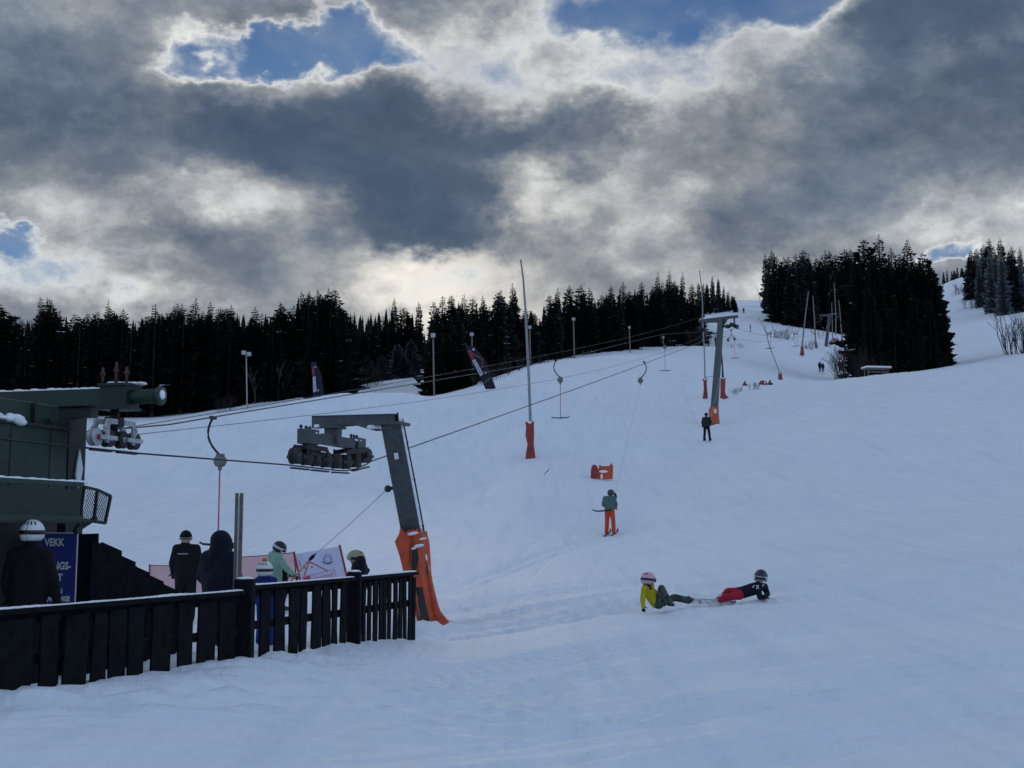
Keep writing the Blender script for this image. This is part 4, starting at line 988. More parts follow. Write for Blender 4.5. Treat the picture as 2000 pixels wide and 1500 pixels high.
# blue sign
sg = empty('warning_sign', at(86, 1205, 13.8), 'blue metal warning sign with white lettering on the black board wall', 'sign')
s0, s1 = at(20, 1040, 13.88), at(153, 1040, 13.88); zs1 = s0.z; zs0 = at(20, 1199, 13.88).z; cx = (s0.x + s1.x) / 2; wS = s1.x - s0.x
m = MB(); m.box((cx, 13.885, (zs0 + zs1) / 2), (wS, .012, zs1 - zs0), bev=.004); m.build('white_border', WHITE, sg)
m = MB(); m.box((cx, 13.876, (zs0 + zs1) / 2), (wS - .022, .008, zs1 - zs0 - .022), bev=.003); m.build('sign_plate', BLUE, sg)
def text_obj(txt, size, origin, xa, ya, m_, parent, name='lettering', bold=0.0, width=None):
    """flat printed lettering laid on a plane: origin = left end of the base line"""
    cu = bpy.data.curves.new('t', 'FONT'); cu.body = txt; cu.size = size; cu.offset = bold; cu.resolution_u = 3
    ob = bpy.data.objects.new('t', cu); COL.objects.link(ob)
    dg = bpy.context.evaluated_depsgraph_get(); me = ob.evaluated_get(dg).to_mesh(); vs = [v.co.copy() for v in me.vertices]; fs = [tuple(p.vertices) for p in me.polygons]
    k = 1.0
    if width and vs: k = width / max(v.x for v in vs)
    o = Vector(origin); xa, ya = Vector(xa), Vector(ya)
    mb = MB(); mb.add([o + xa * (v.x * k) + ya * v.y for v in vs], fs)
    bpy.data.objects.remove(ob); bpy.data.curves.remove(cu)
    return mb.build(name, m_, parent)
def sgt(txt, x0, x1, ybase, hpx):
    a, b = at(x0, ybase, 13.869), at(x1, ybase, 13.869); h = hpx / F * 13.9 / .70
    text_obj(txt, h, (a.x, 13.869, a.z), (1, 0, 0), (0, 0, 1), WHITE, sg, bold=.004, width=b.x - a.x)
sgt('VEKK', 87, 126, 1066, 14); sgt('A', 93, 102, 1089, 14); sgt('NGS-', 103, 138, 1112, 14); sgt('ET', 105, 122, 1134, 13)
sgt('N', 114, 121, 1159, 9); sgt('NØDVENDIGE', 73, 136, 1174, 9); sgt('OG', 81, 94, 1188, 8)
# grey post
p0 = at(463, 1150, 15.4); p1 = at(467.5, 963, 15.4); gpost = empty('grey_post', (p0.x, p0.y, gz(p0.x, p0.y)), 'tall weathered double board post standing in front of the hooded navy jacket', 'post')
for o_ in (-.028, .03):
    m = MB(); m.bar(Vector((p0.x + o_, p0.y, -.2)), p1 + Vector((o_, 0, 0)), .036, .05, (0, -1, 0)); m.build('board', WOODG, gpost)
m = MB(); m.bar(Vector((p0.x, p0.y + .01, -.1)).lerp(p1, .5), p1 - UP * .03, .02, .02, (0, -1, 0)); m.build('snow_strip', PACK, gpost)

# barrier net and banner
NET = mat('red_net', (.62, .25, .27), .8, alpha=.42, transl=.4); REDPOLE = mat('crimson_pole', (.28, .015, .03), .5)
BANNER = mat('white_banner', (.78, .80, .95), .7, transl=.45); NAVYINK = mat('navy_print', (.05, .06, .16), .6); REDINK = mat('red_print', (.50, .06, .07), .6)
net = empty('barrier_net', on_ground(430, 26), 'low pale red barrier net behind the people at the lift entrance', 'net')
tp = [(292, 1104, 26.4), (335, 1105, 26.3), (390, 1096, 26.1), (470, 1088, 26.0), (530, 1084, 25.8), (574, 1079, 25.6)]
top = [at(*t) for t in tp]; m = MB(); v = []; n = len(top)
for q in top:
    g = gz(q.x, q.y); v += [q, q.lerp(Vector((q.x, q.y, g)), .5) + Vector((0, .04, 0)), Vector((q.x, q.y, g + .03))]
m.add(v, [(3 * i + j, 3 * i + 3 + j, 3 * i + 4 + j, 3 * i + 1 + j) for i in range(n - 1) for j in (0, 1)], 0, True)
v2 = [p + Vector((0, .004, 0)) for p in v]; m.add(v2, [(3 * i + 1 + j, 3 * i + 4 + j, 3 * i + 3 + j, 3 * i + j) for i in range(n - 1) for j in (0, 1)], 0, True); m.build('netting', NET, net)
m = MB(); m.tube(top, .010, 6); m.build('hem', REDPOLE, net)
for q in (top[0], top[-1]):
    m = MB(); g = gz(q.x, q.y); m.tube([q + UP * .02, Vector((q.x + (.12 if q is top[-1] else .03), q.y, g - .2))], .018, 8); m.build('pole', REDPOLE, net)
ban = empty('banner', on_ground(632, 25), 'white banner with a sun emblem and reversed red framed lettering between leaning crimson poles', 'banner')
BL, BR, BRb, BLb = at(577, 1082, 25.2), at(662, 1067, 25.2), at(679, 1140, 25.2), at(592, 1150, 25.2)
def bpt(u, v_): return BL.lerp(BR, u).lerp(BLb.lerp(BRb, u), v_)
m = MB(); G = 10; fr, bk = [], []
for j in range(G + 1):
    for i in range(G + 1):
        q = bpt(i / G, j / G) + Vector((0, .03 * math.sin(i * .9 + j * .3), 0)); fr.append(q); bk.append(q + Vector((0, .006, 0)))
fs = [(j * (G + 1) + i, j * (G + 1) + i + 1, (j + 1) * (G + 1) + i + 1, (j + 1) * (G + 1) + i) for j in range(G) for i in range(G)]
m.add(fr, fs, 0, True); m.add(bk, [f[::-1] for f in fs], 0, True); m.build('cloth', BANNER, ban)
for a, b in ((at(574, 1078, 25.15), at(592, 1160, 25.15)), (at(663, 1064, 25.15), at(683, 1150, 25.15))):
    m = MB(); m.tube([a, b + (b - a).normalized() * .25], .022, 8); m.build('pole', REDPOLE, ban)
YB_ = 25.10
def ink(pts, m_, nm, th=.004): mm = MB(); mm.prism([at(x, y, YB_) for x, y in pts], (0, th, 0)); return mm.build(nm, m_, ban)
def stroke(mm, a, b, w_=1.0): mm.bar(at(*a, YB_), at(*b, YB_), .004, w_ / F * YB_, (0, 0, 1) if abs(a[0] - b[0]) > abs(a[1] - b[1]) else (1, 0, 0))
m = MB()
for a, b in (((592, 1127), (653, 1112.5)), ((653, 1112.5), (656.5, 1128)), ((656.5, 1128), (600, 1141)), ((592, 1127), (596, 1142)), ((605, 1124), (609, 1139))): m.bar(at(*a, YB_), at(*b, YB_), .010, .004, (0, -1, 0))
m.build('red_frame', REDINK, ban)
ink([(592.5, 1128), (604.5, 1125), (608, 1139), (596, 1142)], REDINK, 'red_block')
a = at(650.5, 1126, YB_); b = at(610, 1136, YB_); xa = (b - a).normalized()
text_obj('Bergstaden', .15, a - Vector((0, .004, 0)), xa, Vector((.12, 0, 1)), REDINK, ban, width=(b - a).length)
m = MB(); c = at(640, 1092, YB_)
ring = [c + Vector((math.cos(t * .3142) * .062, 0, math.sin(t * .3142) * .062)) for t in range(21)]; m.tube(ring, .005, 4)
for k in range(1, 12):
    t = -0.5 + k * .37; u = Vector((math.cos(t), 0, math.sin(t))); m.bar(c + u * .075, c + u * .098, .004, .014, Vector((-u.z, 0, u.x)))
m.tube([c + Vector((-.10, 0, -.055)), c + Vector((-.05, 0, -.085)), c + Vector((0, 0, -.095)), c + Vector((.05, 0, -.085)), c + Vector((.10, 0, -.045))], .013, 4)
for sx in (-.02, .02): m.ball(c + Vector((sx, 0, .012)), .008, 6, 4)
m.build('sun_emblem', NAVYINK, ban); ink([(607.5, 1106), (610.5, 1105.5), (611, 1109), (608, 1109.5)], NAVYINK, 'small_mark')
m = MB()
for i, y in enumerate((1097, 1101, 1105)): m.bar(at(583 + i * .6, y, YB_), at(586 + i * .6, y - 1, YB_), .004, .016)
m.build('small_mark', NAVYINK, ban)

# ------------------------------------------------------------------ feather flags
FLAG = mat('navy_flag_cloth', (.010, .014, .026), .8, transl=.15); FLAGL = mat('lavender_print', (.46, .44, .58), .7); FLAGR = mat('dull_red_print', (.30, .035, .05), .7); PALE = mat('pale_print', (.42, .42, .46), .7); OLIVE = mat('olive_print', (.10, .11, .08), .7)
def flag(Y, base, outline, prints, pole, label):
    o = empty('feather_flag', base, label, 'flag'); m = MB()
    m.prism([at(x, y, Y) for x, y in outline], (0, .012, 0)); m.build('cloth', FLAG, o)
    for nm, m_, pts in prints:
        m = MB(); m.prism([at(x, y, Y - .012) for x, y in pts], (0, .008, 0)); m.build(nm, m_, o)
    m = MB(); m.tube([at(x, y, Y + .05) for x, y in pole[:-1]] + [pole[-1]], .02, 6); m.build('pole', DARK, o); return o
def dashes(a, b, w_, n, m_, nm='lettering'):
    a, b = Vector((*a, 0)), Vector((*b, 0)); d = (b - a).normalized(); s_ = Vector((-d.y, d.x, 0)) * w_ / 2; L = (b - a).length; o = []
    for i in range(n):
        p = a + d * (L * i / n); q = p + d * (L / n * .62); o.append((nm, m_, [tuple(k.xy) for k in (p - s_, q - s_, q + s_, p + s_)]))
    return o
g1 = on_ground(634, 106); Y1 = 106
flag(Y1, g1, [(606.5, 706), (616, 707), (622, 718), (628, 735), (631.5, 757), (634, 781), (633.7, 795), (622, 792.5), (616, 788), (611.5, 781), (611, 765), (610.5, 740), (608, 718)],
     [('red_panel', FLAGR, [(608.6, 716.5), (613, 716), (614.6, 732.5), (610.4, 734)]), ('white_panel', FLAGL, [(610.9, 736), (616, 734.5), (618.3, 764), (611.9, 767)]), ('emblem', PALE, [(614, 715), (617, 715), (617, 718), (614.5, 718)]), ('emblem', PALE, [(620, 761), (622.5, 760.5), (623, 764), (621, 764.5)])]
     + [(k[0], k[1], [(x, y) for x, y in k[2]]) for k in dashes((613.6, 739), (615, 762), 1.6, 7, PALE)], [(616, 707), (628, 735), (634, 781), (634, 795), g1 - UP * .2], 'upright dark navy feather flag on the brow of the snow, near the light mast')
g2 = on_ground(970.5, 118); Y2 = 118
flag(Y2, g2, [(909, 675.5), (926, 676), (936, 689), (945, 701), (953, 717), (959, 732), (962, 742), (968, 759.5), (948, 760), (939, 738), (930, 722), (920, 703), (913, 688)],
     [('red_panel', FLAGR, [(913, 685.5), (919, 683), (926.5, 699), (921, 702)]), ('white_panel', FLAGL, [(922, 704), (927.5, 701), (944, 730), (938, 735)]), ('emblem', PALE, [(922, 681), (926, 679.5), (927.5, 684), (924, 685.5)]), ('emblem', PALE, [(946, 727), (949, 725), (950, 729), (947.5, 730.5)]),
      ('red_line', FLAGR, [(923, 688.5), (942, 700.5), (943.5, 702), (942.5, 718), (941, 718), (941.5, 703), (922, 690)]), ('olive_line', OLIVE, [(945, 747.5), (959, 737.6), (959.6, 739), (946, 749)]), ('olive_line', OLIVE, [(947, 744), (955, 739), (955.5, 740), (947.6, 745)])]
     + dashes((916.5, 688), (923.6, 700), 2.4, 4, PALE) + dashes((926, 706), (940, 730), 2.2, 8, NAVYINK), [(926, 676), (945, 700), (959, 731), (968, 759), g2 - UP * .2], 'leaning dark navy feather flag with red and white panels before the wood')

# ------------------------------------------------------------------ poles, masts and mats along the piste
GALV = mat('pale_pole', (.26, .27, .29), .5, .3, var=.2); BROWN = mat('weathered_pole', (.22, .19, .165), .8, var=.25); LAMP = mat('lamp_housing', (.40, .41, .42), .5)
def pole(pts, Y, r, m_, label, foot=None, group=None, fm=None, fd=.2):
    """bent snow pole; pts from foot to tip in photo pixels; foot = rows of a padded foot"""
    Y = depth_at(pts[0][0], pts[0][1], Y); b = on_ground(pts[0][0], Y); o = empty('bent_pole', b, label, 'pole', group)
    w_ = [b - UP * .4, b] + [at(x, y, Y) for x, y in pts[1:]]; k = len(w_)
    m = MB(); m.tube(w_, [r * (1 - .55 * i / (k - 1)) for i in range(k)], 8); m.build('shaft', m_, o)
    if foot:
        f = wrap([(py, a, c, 1) for py, a, c in foot], Y, fd, int(Y) + len(pts), 16, .03, .04).build('padding', fm or REDTARP, o)
        py, a, c = foot[0]; mm = MB(); mm.ball(at((a + c) / 2, py + 1, Y - fd), (.12, .06, .07), 8, 5); mm.build('snow_patch', PACK, f)
    return o
pole([(1036, 896), (1036, 825), (1033, 740), (1029, 660), (1026, 600), (1022, 545), (1017, 507)], 58, .095, GALV, 'very tall pale pole with bent tip and orange wrapped foot', [(824, 1027, 1043), (835, 1029, 1042), (850, 1027.5, 1042), (868, 1031, 1041), (885, 1027, 1044), (898, 1025, 1046)])
pole([(1378, 779), (1377, 740), (1376, 690), (1373, 640), (1372, 590), (1369, 550), (1366, 528)], 114, .085, GALV, 'tall pale pole with bent tip and red wrapped foot beside the T shaped pylon', [(740, 1373, 1381), (748, 1374.5, 1380), (758, 1375, 1380), (768, 1374, 1381), (778, 1372.5, 1382)])
pole([(1411.5, 778), (1412, 740), (1411, 715), (1409, 690)], 121, .14, DARK, 'short dark pole in a tall red sleeve behind the T shaped pylon', [(738, 1408.5, 1416), (750, 1408, 1416), (762, 1408, 1416), (770, 1407.5, 1417), (780, 1406, 1426)], fd=.3)
pole([(1525, 743), (1522, 725), (1508, 690), (1500, 665), (1494, 645), (1487, 630), (1479, 619)], 140, .085, GALV, 'strongly leaning pole with curved tip and red foot beside the red tarps', [(728, 1521, 1526), (735, 1520.5, 1527), (744, 1520, 1529)])
pole([(1566.5, 693), (1567, 672), (1572, 625), (1577, 585), (1579, 569)], 262, .20, BROWN, 'long pole leaning right with a red stand below the third pylon', [(676, 1564, 1569), (684, 1564, 1569), (693, 1562, 1571)], fd=.4)
pole([(1594, 682), (1592, 650), (1590, 610), (1587.5, 578)], 268, .20, BROWN, 'long pole leaning left over the small bushes below the third pylon', [(668, 1591.5, 1595), (676, 1592, 1596), (683, 1592.5, 1597.5)], fm=BROWN, fd=.3)
pole([(1626, 667), (1625.5, 630), (1624.5, 591)], 296, .17, BROWN, 'slim upright pole directly behind the third pylon')
pole([(1632.5, 655), (1632.5, 620), (1631, 585), (1629, 552)], 306, .18, BROWN, 'highest slim pole behind the third pylon, bending slightly left')
pole([(1645, 668), (1643, 640), (1640, 605), (1638, 586)], 292, .18, BROWN, 'slim pole leaning left beside the pair in dark clothes near the bushes', [(659, 1643.5, 1646), (664, 1643, 1646), (669, 1643, 1647)], fm=BROWN, fd=.3)
pole([(1485, 592), (1482, 575), (1478, 562), (1474, 556)], 500, .12, BROWN, 'faint curved pole on the skyline at the top of the high piste')
def mast(px, Y, topy, lamps, label, group=None, r=.10):
    b = on_ground(px, Y); t = at(px - 2, topy, Y); o = empty('light_mast', b, label, 'light mast', group)
    m = MB(); m.tube([b - UP * .4, t], [r, r * .7], 8); m.build('pole', BROWN if group else LAMP, o)
    for dx, dz, s_ in lamps:
        c = t + Vector((dx, -.15, dz)); m = MB(); m.box(c, (.55 * s_, .35 * s_, .5 * s_), bev=.06); h = m.build('floodlight', LAMP, o)
        m = MB(); m.bar(t - UP * .15, c, .06, .06); m.build('bracket', LAMP, h)
    return o
mast(483, 172, 694, [(-.32, .35, 1.1), (.42, .15, 1.1)], 'pale light mast with two square floodlights before the left wood')
GM = 'slim light masts along the wood'
for px, Y, ty, s_ in ((848, 146, 657, 1), (923.5, 154, 655, .9), (1036.5, 170, 641, .9), (1122, 182, 625, .9), (1231, 205, 641, .8), (1297, 225, 660, .8)):
    mast(px, Y, ty, [(0, .1, s_)], 'slim brown light mast with a single round lamp at the edge of the wood', GM, .11)
def mat_tent(px, py, Y, w_, h, label, m1=ORANGE, m2=REDTARP, group=None):
    """folded padding mat standing like a small tent in the snow"""
    Y = depth_at(px, py, Y); p = on_ground(px, Y); o = empty('safety_mat', p, label, 'safety mat', group); x = Vector((1, -.12, 0)).normalized(); y = Vector((.12, 1, 0)); th = .07
    A = lambda u, v_, z: p + x * u + y * v_ + UP * z
    m = MB(); m.prism([A(-w_ * .2, -.35, -.03), A(w_ * .5, -.30, -.03), A(w_ * .52, -.02, h * .80), A(w_ * .42, .0, h * .98), A(w_ * .36, -.02, h * .80), A(w_ * .1, -.02, h * .78), A(-w_ * .1, -.02, h * .86)], y * th); a = m.build('front_mat', m1, o)
    m = MB(); pts = []
    for i in range(11):
        t = i / 10; ang = math.pi * t; pts.append(A(-w_ * .30 - w_ * .17 * math.cos(ang), -.3 + .0 * t, -.03 + (h * .9) * math.sin(ang) ** .45))
    m.prism(pts, y * .5); m.build('folded_mat', m2, o)
    m = MB(); m.ball(A(w_ * .1, -.34, h * .42), (w_ * .2, .03, h * .09), 8, 5); m.ball(A(w_ * .02, -.36, h * .1), (w_ * .05, .03, h * .2), 8, 5); m.ball(A(w_ * .2, .0, h * .80), (w_ * .25, .05, h * .05), 8, 5); m.build('snow_patch', PACK, a)['kind'] = 'stuff'
    return o
mat_tent(1175, 935, 57, 1.05, .76, 'orange folded safety mat standing on the snow beyond the rider in orange trousers')
def tarp(px, Y, w_, h, kind, label, m_=REDTARP):
    p = on_ground(px, Y); o = empty('red_tarp', p, label, 'tarp'); rd = random.Random(px); m = MB()
    if kind == 'cone': pr = [(-.05, .5), (h * .3, .36), (h * .62, .18), (h * .9, .05), (h, .0)]
    else: pr = [(-.05, .5), (h * .35, .52), (h * .7, .40), (h * .95, .18), (h, .0)]
    v, f = [], []; n = 14
    for z, r in pr:
        for k in range(n):
            t = 6.283 * k / n; q = r * w_ * (1 + .22 * math.sin(3 * t + px) + rd.uniform(-.08, .08)); v.append(p + Vector((math.cos(t) * q, math.sin(t) * q * .6, z + rd.uniform(-.03, .03))))
    for j in range(len(pr) - 1):
        for k in range(n): f.append((j * n + k, j * n + (k + 1) % n, (j + 1) * n + (k + 1) % n, (j + 1) * n + k))
    m.add(v, f, 0, False); a = m.build('sheet', m_, o)
    m = MB(); m.ball(p + Vector((w_ * .18, -w_ * .26, h * .45)), (w_ * .12, w_ * .06, h * .2), 8, 5); m.build('snow_patch', PACK, o); return o
DKRED = mat('dark_red_tarpaulin', (.16, .015, .02), .7, var=.4)
tarp(1455.5, 128, .58, .55, 'cone', 'dark red pointed tarp standing alone behind the pylon', DKRED); tarp(1490, 134, .85, .50, 'heap', 'round red tarp heap lying left of the dark one', REDTARP); tarp(1504.5, 135, .6, .52, 'cone', 'dark peaked tarp close to the round red heap', DKRED)
tarp(1575, 262, .9, .85, 'cone', 'small red stand beside the right leaning long pole'); tarp(1585.5, 262, .5, .9, 'cone', 'small dark stand right of the little red one', DKRED); tarp(1622.5, 282, .9, .8, 'heap', 'small red mat at the foot of the third pylon'); tarp(1630, 290, 1.6, .6, 'heap', 'crumpled red mat on the snow behind the third pylon')
m = MB(); a = at(1059.5, 902, 57); gg = on_ground(1060, 57); m.tube([gg - UP * .1, gg + Vector((.30, .05, .28))], .02, 6); tag(m.build('stick', REDP, None, gg), 'short red stick poking out of the snow beside the tall pole', 'stick')
# snow roofed shelter below the big spruces
sb = on_ground(1712, 160); sh = empty('shelter', sb, 'small open timber shelter with a thick snow roof below the big spruces', 'shelter'); xh = Vector((1, .15, 0)).normalized(); yh = Vector((-.15, 1, 0))
for u in (-1.35, 1.35):
    for v_ in (-.5, .6):
        q = sb + xh * u + yh * v_; m = MB(); m.bar(q - UP * .5, q + UP * 1.05, .12, .12, (0, 1, 0)); m.build('post', WOODG, sh)
m = MB(); m.box(sb + UP * .62 - yh * .5, (2.9, .06, .14), (xh, yh, UP)); m.build('rail', WOODG, sh)
m = MB(); m.box(sb + UP * 1.10, (3.5, 1.7, .08), (xh, yh, Vector((-.15 * .0, -.1, 1)))); m.build('roof', WOODG, sh)
m = MB(); m.box(sb + UP * 1.26, (3.55, 1.75, .26), (xh, yh, UP), bev=.1); m.build('roof_snow', PACK, sh)
# ------------------------------------------------------------------ people
SKIN = mat('skin', (.52, .32, .24), .6)
def cloth(name, col, v=.3): return mat(name, col, .8, bump=.35, bscale=14, var=v, vscale=9, spec=.2)
BLK = cloth('black_fabric', (.008, .008, .010)); NAVY = cloth('navy_fabric', (.008, .010, .022)); MINT = cloth('mint_fabric', (.23, .38, .31), .15); ROYAL = cloth('blue_fabric', (.015, .035, .18))
TEAL = cloth('grey_green_fabric', (.085, .15, .135), .2); CORAL = cloth('coral_fabric', (.62, .075, .035), .15); YELL = cloth('yellow_green_fabric', (.42, .36, .012), .2); CRIM = cloth('crimson_fabric', (.40, .018, .045), .2)
CAMO = mat('camouflage_fabric', (.045, .055, .048), .85, var=1.6, vscale=13, dark=(.004, .005, .005), bump=.3); GREYB = cloth('charcoal_fabric', (.022, .026, .027), .2); RUSTF = cloth('rust_red_fabric', (.16, .025, .02)); DKBL = cloth('dark_blue_fabric', (.012, .018, .05))
HW = mat('white_shell', (.72, .73, .74), .35, var=.06); HO = mat('olive_shell', (.30, .31, .18), .35, var=.2); HP = mat('pink_shell', (.60, .36, .46), .35); HN = mat('navy_shell', (.018, .018, .06), .35); HG = mat('grey_green_shell', (.045, .075, .06), .4); HK = mat('black_shell', (.012, .012, .014), .35)
LENS = mat('goggle_lens', (.02, .02, .025), .12); STRAPW = mat('pale_strap', (.55, .55, .57), .7); SKI = mat('ski_top', (.03, .03, .035), .35); SKIP = mat('patterned_ski', (.50, .48, .52), .5, var=.8, vscale=14, dark=(.08, .03, .06)); BOOT = mat('ski_boot', (.03, .03, .034), .4); BOOTW = mat('pale_ski_boot', (.45, .44, .46), .4, var=.4); GLOVE = cloth('black_glove', (.010, .010, .012)); POM = cloth('orange_wool', (.62, .20, .06))

def capsule(m, a, b, ra, rb, n=12):
    a, b = Vector(a), Vector(b)
    m.ball(a, ra, n, 8); m.ball(b, rb, n, 8)
    if (b - a).length > 1e-4: m.tube([a, b], [ra, rb], n)
def fuse(prims, vox, mats, name, parent, smooth=5):
    """one continuous surface through all tapered limbs; each face takes the cloth of the limb it lies on"""
    mb = MB()
    for a, b, ra, rb, mi in prims: capsule(mb, a, b, ra, rb)
    org = wloc(parent); me = mb.mesh('tmp', org); ob = bpy.data.objects.new('tmp', me); COL.objects.link(ob)
    r = ob.modifiers.new('r', 'REMESH'); r.mode = 'VOXEL'; r.voxel_size = vox; r.use_smooth_shade = True
    s_ = ob.modifiers.new('s', 'SMOOTH'); s_.iterations = smooth; s_.factor = .5
    dg = bpy.context.evaluated_depsgraph_get(); new = bpy.data.meshes.new_from_object(ob.evaluated_get(dg)); bpy.data.objects.remove(ob); new.name = name
    c = np.empty(len(new.polygons) * 3); new.polygons.foreach_get('center', c); c = c.reshape(-1, 3) + np.array(org)
    best = np.full(len(c), 9e9); idx = np.zeros(len(c), int)
    for a, b, ra, rb, mi in prims:
        a, b = np.array(a), np.array(b); d = b - a; L2 = max(float(d @ d), 1e-9); t = np.clip(((c - a) @ d) / L2, 0, 1)
        dist = np.linalg.norm(c - (a + t[:, None] * d), axis=1) - (ra + (rb - ra) * t)
        k = dist < best; best[k] = dist[k]; idx[k] = mi
    new.materials.clear()
    for m_ in mats: new.materials.append(m_)
    new.polygons.foreach_set('material_index', idx.astype(np.int32)); new.polygons.foreach_set('use_smooth', np.ones(len(c), bool)); new.update()
    o = bpy.data.objects.new(name, new); COL.objects.link(o); o.parent = parent; return o
def shellpatch(m, c, rad, f, u, az0, az1, la0, la1, n=16, k=6, th=.006):
    """piece of an ellipsoid shell round a head: azimuth 0 = face"""
    f = Vector(f).normalized(); u = (Vector(u) - f * f.dot(Vector(u))).normalized(); r = f.cross(u); c = Vector(c); v = []; fs = []
    for q in (1.0, 1 - th / max(rad)):
        for i in range(k + 1):
            for j in range(n + 1):
                t = math.radians(az0 + (az1 - az0) * j / n); lo = la0(math.degrees(t)) if callable(la0) else la0; la = math.radians(lo + (la1 - lo) * i / k)
                v.append(c + (f * (math.cos(t) * math.cos(la) * rad[1]) + r * (math.sin(t) * math.cos(la) * rad[0]) + u * (math.sin(la) * rad[2])) * q)
    M = (n + 1) * (k + 1); W_ = n + 1
    for i in range(k):
        for j in range(n): fs += [(i * W_ + j, i * W_ + j + 1, (i + 1) * W_ + j + 1, (i + 1) * W_ + j), (M + i * W_ + j, M + (i + 1) * W_ + j, M + (i + 1) * W_ + j + 1, M + i * W_ + j + 1)]
    for j in range(n): fs += [(j, M + j, M + j + 1, j + 1), (k * W_ + j, k * W_ + j + 1, M + k * W_ + j + 1, M + k * W_ + j)]
    for i in range(k): fs += [(i * W_, (i + 1) * W_, M + (i + 1) * W_, M + i * W_), (i * W_ + n, M + i * W_ + n, M + (i + 1) * W_ + n, (i + 1) * W_ + n)]
    return m.add(v, fs, 0, True)
def helmet(par, c, f, u, s_, m_, strap=None, goggles=True, strapm=HK):
    rad = (.128 * s_, .150 * s_, .142 * s_); m = MB(); front = lambda a: -40 + 38 * max(0, math.cos(math.radians(a))) ** 1.2
    shellpatch(m, c, rad, f, u, -180, 180, front, 90, 28, 10, .012); h = m.build('helmet', m_, par)
    m = MB(); shellpatch(m, c, tuple(x * 1.02 for x in rad), f, u, 55, 305, -8, 10, 20, 2, .01); m.build('goggle_strap', strapm, h)
    for k in range(-2, 3):
        m = MB(); shellpatch(m, c, tuple(x * 1.012 for x in rad), f, u, 180 + k * 24 - 5, 180 + k * 24 + 5, 36, 58, 3, 3, .004); m.build('vent', HK, h)
    if goggles:
        m = MB(); shellpatch(m, c, tuple(x * 1.03 for x in rad), f, u, -58, 58, -16, 12, 14, 4, .03); g = m.build('goggles', strapm, par)
        m = MB(); shellpatch(m, c, tuple(x * 1.06 for x in rad), f, u, -46, 46, -12, 8, 12, 3, .01); m.build('lens', LENS, g)
    return h
def glove(par, wrist, hand, palm_n, s_, curl=.5, m_=GLOVE):
    """palm, four unequal curled fingers and a thumb from the side of the palm"""
    w_, h_ = Vector(wrist), Vector(hand); d = (h_ - w_).normalized(); n = Vector(palm_n); n = (n - d * n.dot(d)).normalized(); t = d.cross(n); m = MB()
    m.ball(h_, (.050 * s_, .042 * s_, .024 * s_), 12, 8, (d, t, n)); m.tube([h_ - d * .085 * s_, h_ - d * .03 * s_], [.042 * s_, .036 * s_], 10)
    for i, (o_, L) in enumerate(((-.030, .070), (-.010, .082), (.011, .077), (.030, .060))):
        p = h_ + d * .038 * s_ + t * (o_ * s_); pts = [p]; dd = d.copy()
        for k in range(3): dd = (dd + n * (curl * (.5 + .2 * k))).normalized(); p = p + dd * (L * s_ / 3); pts.append(p)
        m.tube(pts, [.0115 * s_, .0115 * s_, .010 * s_, .007 * s_], 7)
    p = h_ - d * .012 * s_ + t * (-.036 * s_); dd = (d * .6 - t * .8).normalized(); pts = [p]
    for k in range(2): p = p + dd * (.032 * s_); pts.append(p); dd = (dd + d * .4 + n * curl * .4).normalized()
    m.tube(pts, [.014 * s_, .013 * s_, .009 * s_], 7); return m.build('glove', m_, par)
def ski(par, c, d, n, L, m_=SKI, wd=.085):
    c = Vector(c); d = Vector(d).normalized(); n = Vector(n); n = (n - d * d.dot(n)).normalized(); s_ = d.cross(n); top, bot = [], []; m = MB(); v = []; K = 9
    for i in range(K + 1):
        t = i / K; x = (t - .45) * L; z = .10 * max(0, (t - .86) / .14) ** 2 + .03 * max(0, (.06 - t) / .06); w_ = wd * (1 - .12 * math.sin(math.pi * t)) * (1 if t < .9 else 1 - .8 * (t - .9) / .1)
        for sd in (-1, 1):
            for q in (0, .016): v.append(c + d * x + n * (z + q) + s_ * (sd * w_ / 2))
    f = []
    for i in range(K):
        a, b = 4 * i, 4 * i + 4; f += [(a, b, b + 1, a + 1), (a + 2, a + 3, b + 3, b + 2), (a + 1, b + 1, b + 3, a + 3), (a, a + 2, b + 2, b)]
    f += [(0, 1, 3, 2), (4 * K, 4 * K + 2, 4 * K + 3, 4 * K + 1)]; return m.add(v, f).build('ski', m_, par)

def stand_joints(base, face, H, over=None, lean=0.):
    """joints of a standing figure of height H facing the ground direction 'face'"""
    k = H / 1.75; f = Vector((*face, 0)).normalized(); r = Vector((f.y, -f.x, 0)); b = Vector(base)
    J = dict(pelvis=(0, 0, .96), chest=(0, .02, 1.28), neck=(0, .01, 1.47), head=(0, .04, 1.615), shL=(-.185, 0, 1.42), shR=(.185, 0, 1.42), elL=(-.26, -.03, 1.15), elR=(.26, -.03, 1.15), haL=(-.25, .08, .92), haR=(.25, .08, .92),
             hiL=(-.095, 0, .92), hiR=(.095, 0, .92), knL=(-.115, .03, .50), knR=(.115, .03, .50), anL=(-.12, -.02, .11), anR=(.12, -.02, .11), toL=(-.13, .15, .055), toR=(.13, .15, .055))
    J.update(over or {})
    def w_(p):
        p = Vector(p); hgt = max(0, p.z - .1); return b + (r * p.x + f * (p.y + lean * hgt) + UP * p.z) * k
    W_ = {n: w_(p) for n, p in J.items()}; W_['f'] = f; W_['u'] = UP; return W_
